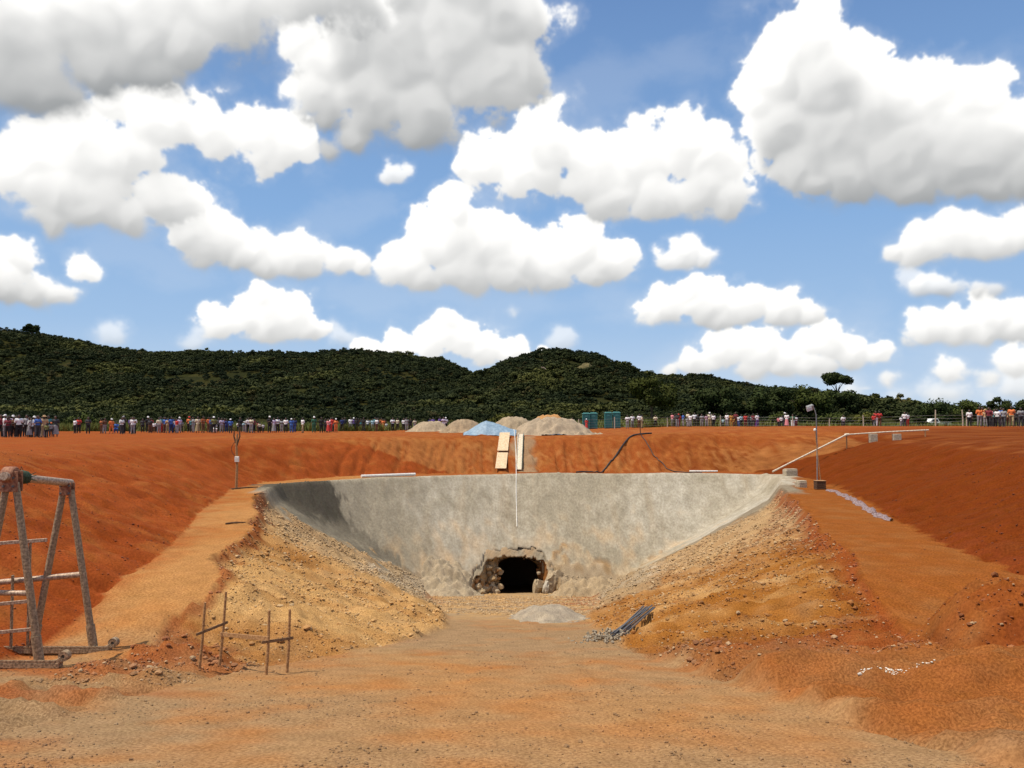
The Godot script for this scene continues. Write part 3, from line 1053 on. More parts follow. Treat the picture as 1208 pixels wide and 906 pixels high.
func build_adit() -> void:
	var fy: float = floor_y(54.0)
	var f := FastNoiseLite.new()
	f.seed = 31
	f.noise_type = FastNoiseLite.TYPE_CELLULAR
	f.cellular_return_type = FastNoiseLite.RETURN_CELL_VALUE
	f.frequency = 1.5
	f.domain_warp_enabled = true
	f.domain_warp_amplitude = 0.5
	f.domain_warp_frequency = 1.4
	var step := 0.07
	var w := 112
	var h := 58
	var p := PackedVector3Array()
	var keep := PackedByteArray()
	var tints := PackedColorArray()
	p.resize(w * h)
	keep.resize(w * h)
	tints.resize(w * h)
	for j in h:
		for i in w:
			var x: float = -3.9 + i * step
			var y: float = -0.35 + j * step
			var left: float = smoothstep(-0.5, -1.2, x)
			var n: float = f.get_noise_2d(x * 1.6, y * 1.6)
			var n2: float = f.get_noise_2d(x * 4.0 + 30.0, y * 4.0)
			var m: float = n_mid.get_noise_2d(x * 1.5, y * 1.5)
			# the brow of the lining: ragged, dropping to the floor at both ends
			var low: float = 2.45 * 1.06 * notch_end(x)
			var brow: float = 2.34 - low + 0.22 * m + 0.12 * n
			var over: float = smoothstep(brow - 0.05, brow + 0.05, y)
			# bare broken rock below it, the right jamb leaning out
			var out: float = -0.12 + n * (0.10 + 0.26 * left) + n2 * (0.08 + 0.16 * left) + m * 0.22 + 0.15 * left
			out += 0.35 * smoothstep(1.6, 2.8, x) * smoothstep(2.2, 0.4, y)
			var line: float = notch_d(x)
			# the wall leans back above the brow; the sheet lies just proud of it and sinks into it higher up
			var wall_d: float = line + (y - 2.62 + low) / 1.06 - 0.09 - 0.04 * m - 0.05 * n2
			wall_d += 0.7 * maxf(0.0, y - brow - 0.42 - 0.25 * m)
			var rock_d: float = line - 0.10 - out
			var d: float = lerpf(rock_d, maxf(wall_d, line - 0.5), over)
			if low > 2.3:
				d = maxf(d, wall_d + 0.3)
			p[j * w + i] = Vector3(x, fy + y, -d)
			var half: float = portal_half(y + 0.22 * n + 0.12 * (x - 0.3))
			keep[j * w + i] = 0 if half > 0.0 and absf(x - 0.36 + 0.14 * n2) < half and y > -0.12 and over < 0.5 else 1
			var c: Color = Color(0.52, 0.39, 0.225).lerp(Color(0.28, 0.20, 0.12), clampf(n * 0.9 + n2 * 0.6 + 0.15, 0.0, 1.0)).lerp(Color(0.42, 0.18, 0.05), clampf(m * 1.2 - 0.1, 0.0, 0.6))
			if x > 1.3 and x < 2.4 and y > 0.6:
				c = c.lerp(Color(0.38, 0.14, 0.03), 0.75)
			c = c.lerp(SHOT.lerp(SHOT_PALE, clampf(0.3 + m + n2 * 0.4, 0.0, 1.0)).lerp(BUFF, clampf(0.2 + m * 0.6, 0.0, 0.5)), over)
			tints[j * w + i] = c
	var s := Solid.new()
	s.sheet(p, w, h, Vector3.BACK, keep, tints)
	var face := part("rock_face", s, mats.rubble, self)
	face.set_meta("kind", "structure")
	var rng := RandomNumberGenerator.new()
	rng.seed = 19
	var shapes := []
	var hues := [Color(0.50, 0.38, 0.23), Color(0.40, 0.28, 0.15), Color(0.58, 0.48, 0.33), Color(0.42, 0.22, 0.09), Color(0.34, 0.25, 0.15)]
	for k in 5:
		var r0: Solid = rock(140 + k, 2, 0.25, 14)
		for q in r0.c.size():
			r0.c[q] = hues[k]
		shapes.append(r0.mesh(mats.stone))
	for k in 64:
		var x: float
		var y: float
		if k < 44:
			x = rng.randf_range(-2.9, -0.75)
			y = 0.78 * maxf(0.0, 2.25 - 2.6 * notch_end(x)) * pow(rng.randf(), 1.2)
		else:
			x = rng.randf_range(1.6, 3.3)
			y = 0.6 * maxf(0.0, 2.25 - 2.6 * notch_end(x)) * pow(rng.randf(), 1.5)
		var size: float = rng.randf_range(0.25, 0.85) * (1.0 - 0.2 * y)
		var q := MeshInstance3D.new()
		q.name = "rock"
		q.mesh = shapes[k % 5]
		q.position = Vector3(x, fy + y + size * 0.2, -(notch_d(x) - 0.14 - 0.40 * maxf(0.0, 1.0 - y) * rng.randf() - 0.1 * rng.randf()))
		q.rotation = Vector3(rng.randf() * 6.0, rng.randf() * 6.0, 0)
		q.scale = Vector3(size, size * rng.randf_range(0.6, 1.0), size * 0.8)
		face.add_child(q, true)
	# the adit behind the mouth: walls, roof, floor and end, all of rock
	var t := Solid.new()
	var ring := 26
	var depth := 14
	var q := PackedVector3Array()
	var r := PackedColorArray()
	q.resize(ring * depth)
	r.resize(ring * depth)
	for k in depth:
		for i in ring:
			var a: float = float(i) / (ring - 1)
			var y: float
			var x: float
			if a < 0.33:
				y = a / 0.33 * 1.6
				x = -1.0
			elif a < 0.67:
				var b: float = (a - 0.33) / 0.34 * PI
				x = -cos(b)
				y = 1.6 + 0.85 * sin(b)
			else:
				y = (1.0 - a) / 0.33 * 1.6
				x = 1.0
			var d: float = notch_d(0.36) - 0.15 + k * 0.75
			var n: float = n_mid.get_noise_3d(x * 3.0, y * 2.0, d * 2.0)
			x = 0.36 + x * (1.42 + n * 0.22)
			q[k * ring + i] = Vector3(x, fy - 0.05 + y * (1.0 + n * 0.04) - 0.10 * k, -d)
			r[k * ring + i] = Color(0.40, 0.30, 0.19)
	t.sheet(q, ring, depth, Vector3(0, 0, 1), PackedByteArray(), r)
	var last: Vector3 = q[(depth - 1) * ring]
	t.ink = Color(0.18, 0.14, 0.10)
	t.quad(last + Vector3(-0.5, -0.3, 0), last + Vector3(3.2, -0.3, 0), last + Vector3(3.2, 3.2, 0), last + Vector3(-0.5, 3.2, 0), Vector3.BACK)
	var f0: Vector3 = q[0]
	t.ink = Color(0.30, 0.20, 0.11)
	t.quad(f0 + Vector3(-0.4, 0.07, 0.9), f0 + Vector3(2.7, 0.07, 0.9), last + Vector3(2.7, 0.05, 0), last + Vector3(-0.4, 0.05, 0), Vector3.UP)
	part("adit_tunnel", t, mats.rubble, self).set_meta("kind", "structure")

func build_boulders() -> void:
	var m: Material = mats.stone
	var list := [
		# x, d, size, turn, seed, tint, label
		[2.6, 53.2, Vector3(1.35, 2.0, 0.8), 0.3, 41, Color(0.50, 0.40, 0.27), "tall pale slab of rock leaning right of the adit mouth"],
		[2.1, 52.3, Vector3(0.6, 0.95, 0.45), 1.1, 42, Color(0.62, 0.57, 0.47), "small white upright stone at the foot of the leaning slab"],
		[1.66, 53.5, Vector3(0.85, 1.25, 0.6), 0.9, 48, Color(0.55, 0.45, 0.30), "narrow buff stone forming the right jamb of the adit"],
		[-1.15, 53.2, Vector3(0.55, 0.6, 0.5), 0.7, 44, Color(0.44, 0.34, 0.22), "rounded brown rock at the left jamb of the adit"],
		[-1.9, 53.0, Vector3(0.7, 0.5, 0.5), 2.0, 45, Color(0.46, 0.36, 0.22), "broad broken rock below the overhang left of the adit"],
		[-2.7, 52.6, Vector3(0.5, 0.4, 0.45), 2.6, 46, Color(0.42, 0.32, 0.20), "leftmost broken rock at the foot of the cut face"],
		[3.4, 52.4, Vector3(0.6, 0.4, 0.5), 0.9, 47, Color(0.48, 0.38, 0.24), "low buff rock right of the leaning pale slab"],
	]
	for b in list:
		var s: Solid = rock(b[4], 3, 0.4)
		for i in s.c.size():
			s.c[i] = b[5]
		var o := single("boulder", s, m, b[6], "boulder", on(b[0], minf(b[1], notch_d(b[0]) - 0.4), b[2].y * 0.30), "boulders around the adit mouth")
		o.scale = b[2]
		o.rotation.y = b[3]
		o.rotation.z = 0.2 * sin(b[4])

func build_stones() -> void:
	var rng := RandomNumberGenerator.new()
	rng.seed = 12
	var kinds := []
	for k in 4:
		kinds.append(rock(60 + k, 1, 0.5).mesh(mats.stone))
	var rubble := []
	var clods := []
	var pale := Color(0.64, 0.50, 0.30)
	var tries := 0
	while rubble.size() < 52000 and tries < 150000:
		tries += 1
		var d: float = 12.5 + 40.5 * pow(rng.randf(), 1.25)
		var x: float = rng.randf_range(-13.5, 15.5)
		var y: float = ground_at(x, d)
		if z_wall > 0.3 or (z_slope < 0.5 and not (x > 3.6 and d < 17.0 and rng.randf() < 0.5) and (z_floor < 0.5 or d < 30.0 or rng.randf() < 0.6)):
			continue
		if in_notch(x, d + 0.8) and absf(x - 0.3) < 1.0 + rng.randf():
			continue
		if n_mid.get_noise_2d(x * 0.7, d * 0.7 + 200.0) + 0.45 < rng.randf() * 0.6:
			continue
		var s: float = 0.020 + 0.045 * pow(rng.randf(), 2.2) + (0.07 * pow(rng.randf(), 4.0) + 0.03) * smoothstep(18.0, 36.0, d) + 0.11 * pow(rng.randf(), 22.0)
		var b := Basis.from_euler(Vector3(rng.randf() * TAU, rng.randf() * TAU, 0)).scaled(Vector3(s, s * rng.randf_range(0.5, 0.8), s * rng.randf_range(0.8, 1.4)))
		var t: Color = ground_color(x, d, y) * rng.randf_range(0.75, 1.3)
		if rng.randf() < 0.16:
			t = t.lerp(pale, 0.6)
		rubble.append([Transform3D(b, Vector3(x, y + s * 0.10, -d)), t])
	scatter("rubble", kinds, mats.stone, rubble)
	tries = 0
	while clods.size() < 16000 and tries < 60000:
		tries += 1
		var d: float = 5.5 + 38.0 * pow(rng.randf(), 2.0)
		var x: float = rng.randf_range(-1.0, 1.0) * minf(0.66 * d + 0.5, 22.0)
		var y: float = ground_at(x, d)
		if z_slope > 0.5:
			continue
		if n_mid.get_noise_2d(x * 0.6 + 50.0, d * 0.6) + 0.35 < rng.randf() * 0.7:
			continue
		if z_bench > 0.5 and d > 18.0 and rng.randf() < 0.8:
			continue
		var s: float = 0.008 + 0.020 * pow(rng.randf(), 2.5) + 0.035 * pow(rng.randf(), 12.0)
		if z_floor + z_bench < 0.5:
			s *= 1.8
		var b := Basis.from_euler(Vector3(rng.randf() * TAU, rng.randf() * TAU, 0)).scaled(Vector3(s, s * 0.7, s * rng.randf_range(0.8, 1.3)))
		clods.append([Transform3D(b, Vector3(x, y + s * 0.15, -d)), ground_color(x, d, y) * rng.randf_range(0.65, 1.2)])
	scatter("clods", kinds, mats.stone, clods)

# crest height above x for each ridge: [distance of the crest, width of its front, rows of x and height]
const RIDGES := [
	[620.0, 330.0, [[-900, 70], [-560, 78], [-380, 70], [-342, 62.5], [-298, 53.5], [-254, 48], [-185, 50], [-150, 49], [-116, 50.5], [-78, 48.5], [-53, 44], [-28, 34], [0, 26], [62, 14], [150, 4], [900, 0]]],
	[520.0, 250.0, [[-900, 0], [-120, 4], [-60, 14], [-34, 22.5], [-18, 30.5], [-2, 37.5], [19, 43], [30, 44], [45, 42.8], [61, 36.5], [77, 29], [98, 24.5], [130, 17], [200, 6], [900, 2]]],
	[760.0, 260.0, [[-900, 0], [60, 20], [120, 38.5], [151, 42], [174, 41.5], [197, 36.5], [221, 31.5], [251, 27], [305, 19], [380, 6], [900, 0]]],
	[335.0, 150.0, [[-900, 0], [40, 3], [66, 7.5], [86, 9.8], [99, 11.2], [116, 10.4], [129, 9.2], [139, 7.0], [149, 3.2], [160, 0.0], [900, 0]]],
	[930.0, 260.0, [[-900, 0], [200, 20], [300, 30], [370, 32], [405, 24], [440, 10], [480, 2], [900, 0]]],
]

func hill_y(x: float, d: float) -> float:
	var y := 0.2
	for r in RIDGES:
		var rows: Array = r[2]
		var k := 0
		while k < rows.size() - 2 and x > float(rows[k + 1][0]):
			k += 1
		var t: float = clampf((x - rows[k][0]) / (float(rows[k + 1][0]) - float(rows[k][0])), 0.0, 1.0)
		var crest: float = lerpf(rows[k][1], rows[k + 1][1], t * t * (3.0 - 2.0 * t) * 0.4 + t * 0.6)
		var s: float
		if d < r[0]:
			s = smoothstep(r[0] - r[1], r[0], d)
		else:
			s = 1.0 - 0.6 * smoothstep(r[0], r[0] + 260.0, d)
		y = smax(y, crest * s, 3.0)
	return y + n_big.get_noise_2d(x * 0.12, d * 0.12) * 3.0 * smoothstep(260.0, 380.0, d)

func build_hills() -> void:
	var xs := axis([-900.0, -420.0, 40.0, 460.0, 10.0, 900.0, 40.0])
	var ds := axis([190.0, 330.0, 10.0, 1000.0, 12.0, 1300.0, 60.0])
	var p := PackedVector3Array()
	var c := PackedColorArray()
	for d in ds:
		for x in xs:
			var low: float = smoothstep(200.0, 250.0, d)
			p.append(Vector3(x, lerpf(plateau_y(x, d) - 0.6, hill_y(x, d), low), -d))
			var n: float = n_big.get_noise_2d(x * 0.4, d * 0.4)
			c.append(Color(0.028, 0.034, 0.012).lerp(Color(0.055, 0.05, 0.018), clampf(n + 0.3, 0.0, 1.0)))
	var s := Solid.new()
	s.sheet(p, xs.size(), ds.size(), Vector3.UP, PackedByteArray(), c)
	var o := part("hills", s, mats.earth, self)
	o.set_meta("kind", "structure")

func crown(seed_no: int, leaves: int, leaf: float, rx: float, ry: float, lobes: int, hollow: float) -> Solid:
	# leaf sprays spread through lobes of a crown: an uneven outline with gaps; base at y = 0, unit about a metre
	var rng := RandomNumberGenerator.new()
	rng.seed = seed_no
	var s := Solid.new()
	var centres := []
	for k in lobes:
		var a: float = rng.randf() * TAU
		var r: float = sqrt(rng.randf()) * rx * 0.72
		var y: float = ry * (0.35 + 0.65 * rng.randf() * (1.0 - 0.55 * pow(r / rx, 2.0)))
		centres.append([Vector3(cos(a) * r, y, sin(a) * r), rng.randf_range(0.24, 0.44) * rx, rng.randf_range(0.85, 1.15)])
	for i in leaves:
		var lobe: Array = centres[rng.randi() % lobes]
		var dir := Vector3(rng.randfn(), rng.randfn() * 0.8 + 0.15, rng.randfn()).normalized()
		var at: Vector3 = lobe[0] + dir * lobe[1] * pow(rng.randf(), hollow) * Vector3(1.0, 0.75, 1.0)
		var face: Vector3 = (dir + Vector3(rng.randfn(), rng.randfn() + 0.7, rng.randfn()) * 0.55).normalized()
		var u: Vector3 = face.cross(Vector3(rng.randfn(), rng.randfn(), rng.randfn())).normalized()
		var w: Vector3 = face.cross(u)
		var g: float = leaf * rng.randf_range(0.6, 1.3)
		var v: float = lobe[2] * rng.randf_range(0.88, 1.12)
		s.ink = Color(v, v, v)
		var nn: Vector3 = (face + dir * 0.8).normalized()
		var tip: Vector3 = at + u * g
		var b0: Vector3 = at - u * g * 0.5 + w * g * 0.55
		var b1: Vector3 = at - u * g * 0.5 - w * g * 0.55
		s.tri(tip, b0, b1, nn, nn, nn)
		s.tri(at - u * g * 0.9 + face * g * 0.2, b0, b1, nn, nn, nn)
	return s

func trunk(height_m: float, r: float, seed_no: int, spread_m: float, limbs: int) -> Solid:
	var rng := RandomNumberGenerator.new()
	rng.seed = seed_no
	var s := Solid.new()
	var fork := Vector3(rng.randfn() * 0.1, height_m * 0.5, rng.randfn() * 0.1)
	s.rod([Vector3(0, -0.4, 0), Vector3(0, 0.2, 0), fork * 0.5, fork], [r * 1.4, r * 1.1, r * 0.9, r * 0.8], 7)
	for k in limbs:
		var a: float = TAU * k / limbs + rng.randf() * 0.8
		var tip := fork + Vector3(cos(a) * spread_m, height_m * rng.randf_range(0.3, 0.6), sin(a) * spread_m)
		s.rod([fork - Vector3(0, 0.1, 0), fork.lerp(tip, 0.5) + Vector3(0, height_m * 0.06, 0), tip], [r * 0.55, r * 0.35, r * 0.12], 5)
	return s

func tree(called: String, label: String, x: float, y: float, d: float, tall: float, wide: float, share: float, tint: Color, seed_no: int, category := "tree", group := "trees beyond the fence") -> void:
	# share: how much of the height the crown takes
	var o := thing(called, label, category, Vector3(x, y, -d), group)
	var base: float = tall * (1.0 - share)
	part("trunk", trunk(maxf(tall * 0.8, 0.6), tall * 0.028, seed_no, wide * 0.3, 6), mats.bark, o)
	var leaf: float = clampf(d / 520.0, 0.20, 0.6)
	var s: Solid = crown(seed_no, int(clampf(900.0 + wide * tall * 34.0, 1500.0, 6500.0)), leaf, wide * 0.5, tall * share, int(9 + wide), 0.45)
	for i in s.c.size():
		s.c[i] = s.c[i] * tint
	var c := part("crown", s, mats.leaf, o)
	c.position.y = base

func build_woods() -> void:
	var rng := RandomNumberGenerator.new()
	rng.seed = 9
	var kinds := []
	for k in 6:
		kinds.append(crown(200 + k, 260, 0.11, 0.62, 0.85, 10, 0.4).mesh(mats.leaf))
	var spots := []
	var far_field := FastNoiseLite.new()
	far_field.seed = 4
	far_field.frequency = 0.012
	far_field.fractal_octaves = 3
	var tries := 0
	while spots.size() < 31000 and tries < 110000:
		tries += 1
		var d: float = 205.0 + 640.0 * pow(rng.randf(), 0.9)
		var x: float = rng.randf_range(-0.92, 0.92) * d
		var n: float = far_field.get_noise_2d(x, d)
		if d < 300.0 and rng.randf() > 0.55:
			continue
		if n < -0.42 and rng.randf() < 0.8:
			continue
		# the grassy spur at the right stays open, and so does the field before it
		if x > 0.36 * d and d < 470.0 and hill_y(x, d) < 2.5 and rng.randf() < 0.93:
			continue
		var y: float = lerpf(plateau_y(x, d) - 0.6, hill_y(x, d), smoothstep(200.0, 250.0, d))
		var size: float = rng.randf_range(3.0, 5.6) * (0.85 + 0.3 * n)
		if d < 300.0:
			size *= 0.6 if x < 50.0 else 0.95
		elif x > 60.0 and d < 420.0:
			size *= 1.2
		var b := Basis(Vector3.UP, rng.randf() * TAU).scaled(Vector3(size * rng.randf_range(0.9, 1.35), size * rng.randf_range(0.75, 1.1), size * rng.randf_range(0.9, 1.35)))
		var t: float = clampf(0.45 + n * 1.1 + rng.randfn() * 0.12, 0.0, 1.0)
		var c := Color(0.019, 0.029, 0.012).lerp(Color(0.046, 0.055, 0.017), t).lerp(Color(0.088, 0.093, 0.026), smoothstep(0.30, 0.55, n))  # cloud shade and sunlit patches on the hills put into these greens
		if rng.randf() < 0.04:
			c = c.lerp(Color(0.10, 0.075, 0.03), 0.4)
		spots.append([Transform3D(b, Vector3(x, y - 0.25 * size + rng.randf() * 1.2, -d)), c])
	scatter("forest", kinds, mats.leaf, spots)
	# rough grass behind the crowd
	var tuft := Solid.new()
	for k in 16:
		var a: float = rng.randf() * TAU
		var foot := Vector3(rng.randfn() * 0.18, -0.1, rng.randfn() * 0.18)
		var top := foot + Vector3(cos(a) * 0.35, rng.randf_range(0.6, 1.1), sin(a) * 0.35)
		var side := Vector3(-sin(a), 0, cos(a)) * 0.05
		tuft.flat(foot - side, foot + side, top, Vector3(cos(a), 0.6, sin(a)))
	var blades := []
	for k in 9000:
		var d: float = 108.0 + 110.0 * pow(rng.randf(), 1.4)
		var x: float = rng.randf_range(-0.68, 0.68) * d
		if absf(x) < 16.0 and d < 116.0:
			continue
		var y: float = ground_at(x, d)
		if d > 190.0:
			y = minf(y, lerpf(plateau_y(x, d) - 0.6, hill_y(x, d), smoothstep(200.0, 250.0, d)))
		var size: float = rng.randf_range(0.7, 1.5)
		var c := Color(0.16, 0.16, 0.045).lerp(Color(0.085, 0.11, 0.03), rng.randf())
		blades.append([Transform3D(Basis(Vector3.UP, rng.randf() * TAU).scaled(Vector3(size * 1.4, size, size * 1.4)), Vector3(x, y, -d)), c])
	scatter("grass", [tuft.mesh(mats.leaf)], mats.leaf, blades)

func build_trees() -> void:
	var dark := Color(0.035, 0.048, 0.016)
	var mid := Color(0.055, 0.070, 0.018)
	var olive := Color(0.085, 0.088, 0.020)
	tree("acacia_tree", "broad olive green tree with a flat top behind the middle of the fence", 33.5, 0.2, 200.0, 12.4, 13.0, 0.86, Color(0.050, 0.058, 0.014), 301)
	tree("broad_tree", "large dark spreading tree right of the flat-topped olive tree", 58.0, 0.2, 235.0, 10.5, 15.0, 0.88, dark, 321)
	tree("broad_tree", "second large dark tree right of the flat-topped olive tree", 72.0, 0.2, 232.0, 11.0, 14.0, 0.88, dark, 322)
	tree("broad_tree", "third large dark tree, above the small group left of the floodlight", 84.0, 0.2, 238.0, 10.5, 15.0, 0.88, mid, 323)
	tree("broad_tree", "rounded dark tree just left below the umbrella tree", 98.0, 0.2, 250.0, 10.0, 14.0, 0.88, dark, 324)
	tree("umbrella_tree", "lone flat-topped umbrella tree standing above the right ridge", 129.5, 8.0, 332.0, 12.5, 11.0, 0.42, dark, 302)
	tree("ridge_tree", "lone round tree on the skyline of the left hill near the frame edge", -341.0, 59.5, 590.0, 10.5, 11.0, 0.55, dark, 303)
	tree("broad_tree", "dome-shaped dark tree behind the white pickup", 82.0, 0.0, 160.0, 4.9, 9.5, 0.9, dark, 304)
	tree("broad_tree", "leafy tree directly left of the rightmost crowd", 70.5, 0.3, 128.0, 4.6, 5.6, 0.85, mid, 305)
	tree("broad_tree", "taller dark tree above the middle of the rightmost crowd", 73.5, 0.3, 126.0, 5.2, 4.6, 0.85, dark, 306)
	tree("broad_tree", "bushy tree at the right frame edge behind the crowd", 78.0, 0.3, 127.0, 4.7, 5.0, 0.85, dark, 307)
	tree("shrub", "dark bush between the white-shirted pair and the pickup", 58.5, 0.4, 120.0, 2.0, 3.0, 0.95, dark, 308, "bush", "bushes along the fence")
	tree("shrub", "green bush left of the floodlight pole behind the fence", 38.0, 0.6, 118.0, 2.0, 4.2, 0.95, mid, 309, "bush", "bushes along the fence")
	tree("shrub", "low green bush right of the floodlight pole behind the fence", 46.5, 0.5, 122.0, 2.2, 4.6, 0.95, mid, 310, "bush", "bushes along the fence")
	tree("shrub", "wide green bush below the umbrella tree behind the fence", 53.0, 0.4, 124.0, 2.2, 5.0, 0.95, olive, 311, "bush", "bushes along the fence")
	tree("shrub", "bush behind the gap in the crowd right of the leftmost group", -66.0, 0.2, 128.0, 2.6, 5.0, 0.95, mid, 312, "bush", "bushes along the fence")
	tree("shrub", "rounded green bush behind the long gravel heap", -1.5, 0.4, 125.0, 2.5, 4.6, 0.95, olive, 313, "bush", "bushes along the fence")
	# pale rock on the middle hill
	for r in [[15.5, 405.0, Vector3(4.6, 5.2, 4.0), 71, Color(0.30, 0.23, 0.19), "pale grey rock outcrop among trees on the middle hill"], [36.0, 410.0, Vector3(7.5, 5.5, 4.0), 72, Color(0.20, 0.17, 0.07), "yellowish mossy outcrop right of the pale one on the middle hill"]]:
		var s: Solid = rock(r[3], 3, 0.5)
		for i in s.c.size():
			s.c[i] = r[4]
		var o := single("rock_outcrop", s, mats.stone, r[5], "rock", Vector3(r[0], hill_y(r[0], r[1]) + r[2].y * 0.35, -r[1]), "outcrops on the middle hill")
		o.scale = r[2]

# ---------------------------------------------------------------- things about the pit
func build_stand() -> void:
	# two A-frames on skids, joined by a top bar
	var df := 14.0
	var dr := 15.8
	var ax := -8.36
	var yf: float = height(-8.2, df) + 0.02
	var yr: float = height(-8.2, dr) + 0.02
	var o := thing("steel_stand", "rusty steel A-frame stand on curved skids at the left edge", "stand", Vector3(ax, yf, -df))
	var base := o.position
	var top_y: float = 0.80 - base.y
	var top := Vector3(0, top_y, 0)
	var top_r := Vector3(-0.02, 0.53 - base.y, -(dr - df))
	var m: Material = mats.rust
	for k in 2:
		var apex: Vector3 = top if k == 0 else top_r
		var foot_y: float = 0.0 if k == 0 else yr - yf
		var z: float = 0.0 if k == 0 else -(dr - df)
		for sgn in [-1.0, 1.0]:
			var foot := Vector3(sgn * 0.56 - 0.02, foot_y + 0.10, z)
			var s := Solid.new()
			var a: Vector3 = apex + Vector3(sgn * 0.07, -0.12, 0)
			s.rod([a, a.lerp(foot, 0.55), foot], [0.058, 0.062, 0.064], 10)
			# sleeve over the lower end
			s.rod([a.lerp(foot, 0.86), foot], [0.08], 10)
			part("leg", s, m, o)
		# gusset plate at the apex
		for gz in [-0.07, 0.07]:
			var g := Solid.new()
			g.box(apex + Vector3(0, -0.10, gz), Vector3(0.30 - 0.08 * k, 0.34 - 0.1 * k, 0.018), Basis(), 0.004)
			var plate := part("gusset_plate", g, mats.rust_red, o)
			for bx in [-0.08, 0.08]:
				for by in [-0.18, -0.04]:
					var bolt := Solid.new()
					bolt.lathe([[0.0, 0.03], [0.018, 0.028], [0.022, 0.0]], 6, apex + Vector3(bx, by, gz + signf(gz) * 0.009), Basis(Vector3.RIGHT, PI * 0.5 * signf(gz)))
					part("bolt", bolt, mats.dark_steel, plate)
		# skid: a channel with an upturned, drilled lug
		var s2 := Solid.new()
		var x1: float = 0.90 if k == 0 else 0.86
		var x0 := -1.15
		s2.box(Vector3((x0 + x1) * 0.5, foot_y + 0.045, z), Vector3(x1 - x0, 0.10, 0.16), Basis(), 0.012)
		s2.box(Vector3((x0 + x1) * 0.5, foot_y + 0.115, z + 0.07), Vector3(x1 - x0 - 0.1, 0.04, 0.02), Basis(), 0.003)
		var skid := part("skid", s2, mats.timber_grey if k == 0 else m, o)
		var l := Solid.new()
		var curve := []
		for q in 7:
			var t: float = q / 6.0
			curve.append(Vector3(x1 - 0.22 + 0.26 * t, foot_y + 0.05 + 0.10 * t * t, z))
		for q in 6:
			l.beam(curve[q], curve[q + 1], 0.15, 0.09, 0.01)
		var ring := Basis(Vector3.RIGHT, PI * 0.5)
		l.lathe([[0.030, -0.06], [0.085, -0.06], [0.085, 0.06], [0.030, 0.06], [0.030, -0.06]], 16, Vector3(x1 + 0.06, foot_y + 0.19, z), ring)
		part("lug", l, mats.timber_grey if k == 0 else m, skid)
	# top bar and the bound end of the front frame
	var bar := Solid.new()
	bar.rod([top + Vector3(0, 0.0, 0.22), top_r + Vector3(0, 0, -0.12)], [0.07], 14)
	part("top_bar", bar, mats.steel_worn, o)
	var hub := Solid.new()
	hub.lathe([[0.0, -0.10], [0.13, -0.10], [0.145, -0.08], [0.145, 0.08], [0.13, 0.10], [0.0, 0.10]], 18, top + Vector3(-0.02, 0.0, 0.0), Basis(Vector3.FORWARD, PI * 0.5) * Basis(Vector3.RIGHT, 0.0))
	part("hub", hub, mats.rust_red, o)
	# green twine wound round the bar
	var tw := Solid.new()
	var rng := RandomNumberGenerator.new()
	rng.seed = 5
	for k in 8:
		var c: Vector3 = top.lerp(top_r, 0.10 + 0.018 * k)
		var pts := []
		for q in 13:
			var a: float = TAU * q / 12.0
			pts.append(c + Vector3(cos(a), sin(a), 0.1 * sin(a + k)) * (0.095 + 0.012 * rng.randf()))
		tw.rod(pts, [0.012], 5)
	for k in 18:
		var c: Vector3 = top.lerp(top_r, 0.10 + 0.15 * rng.randf())
		var dir := Vector3(rng.randfn(), rng.randfn(), rng.randfn() * 0.4).normalized()
		tw.rod([c + dir * 0.08, c + dir * rng.randf_range(0.14, 0.22)], [0.010, 0.004], 4)
	part("green_twine", tw, plain(Color(0.03, 0.055, 0.03)), o)
	# rails between and across the legs
	var zr: float = -(dr - df)
	var rails := [
		[Vector3(-1.25, 1.05, zr + 0.02), Vector3(0.36, 1.20, zr), 0.055, "crossbar"],
		[Vector3(-1.2, 1.22, -0.08), Vector3(0.28, 1.20, -0.05), 0.045, "crossbar"],
	]
	for r in rails:
		var s := Solid.new()
		s.rod([r[0], r[1]], [r[2]], 10)
		part(r[3], s, mats.steel_worn, o)
	# a ladder-like guard fixed to the left half of the rear frame
	var guard := Solid.new()
	for x in [-0.93, -0.62]:
		guard.beam(Vector3(x, yr - yf + 0.12, zr + 0.12), Vector3(x, 1.86 if x > -0.7 else 1.2, zr + 0.12), 0.06, 0.03, 0.004, Vector3.RIGHT)
	var gp := part("guard_upright", guard, mats.rust, o)
	for y in [0.20, 0.72, 1.84]:
		var s := Solid.new()
		s.beam(Vector3(-1.15, y - 0.04, zr + 0.17), Vector3(-0.28 if y > 1.5 else -0.52, y + 0.02, zr + 0.17), 0.03, 0.065, 0.004)
		part("rung", s, mats.steel_worn, gp)

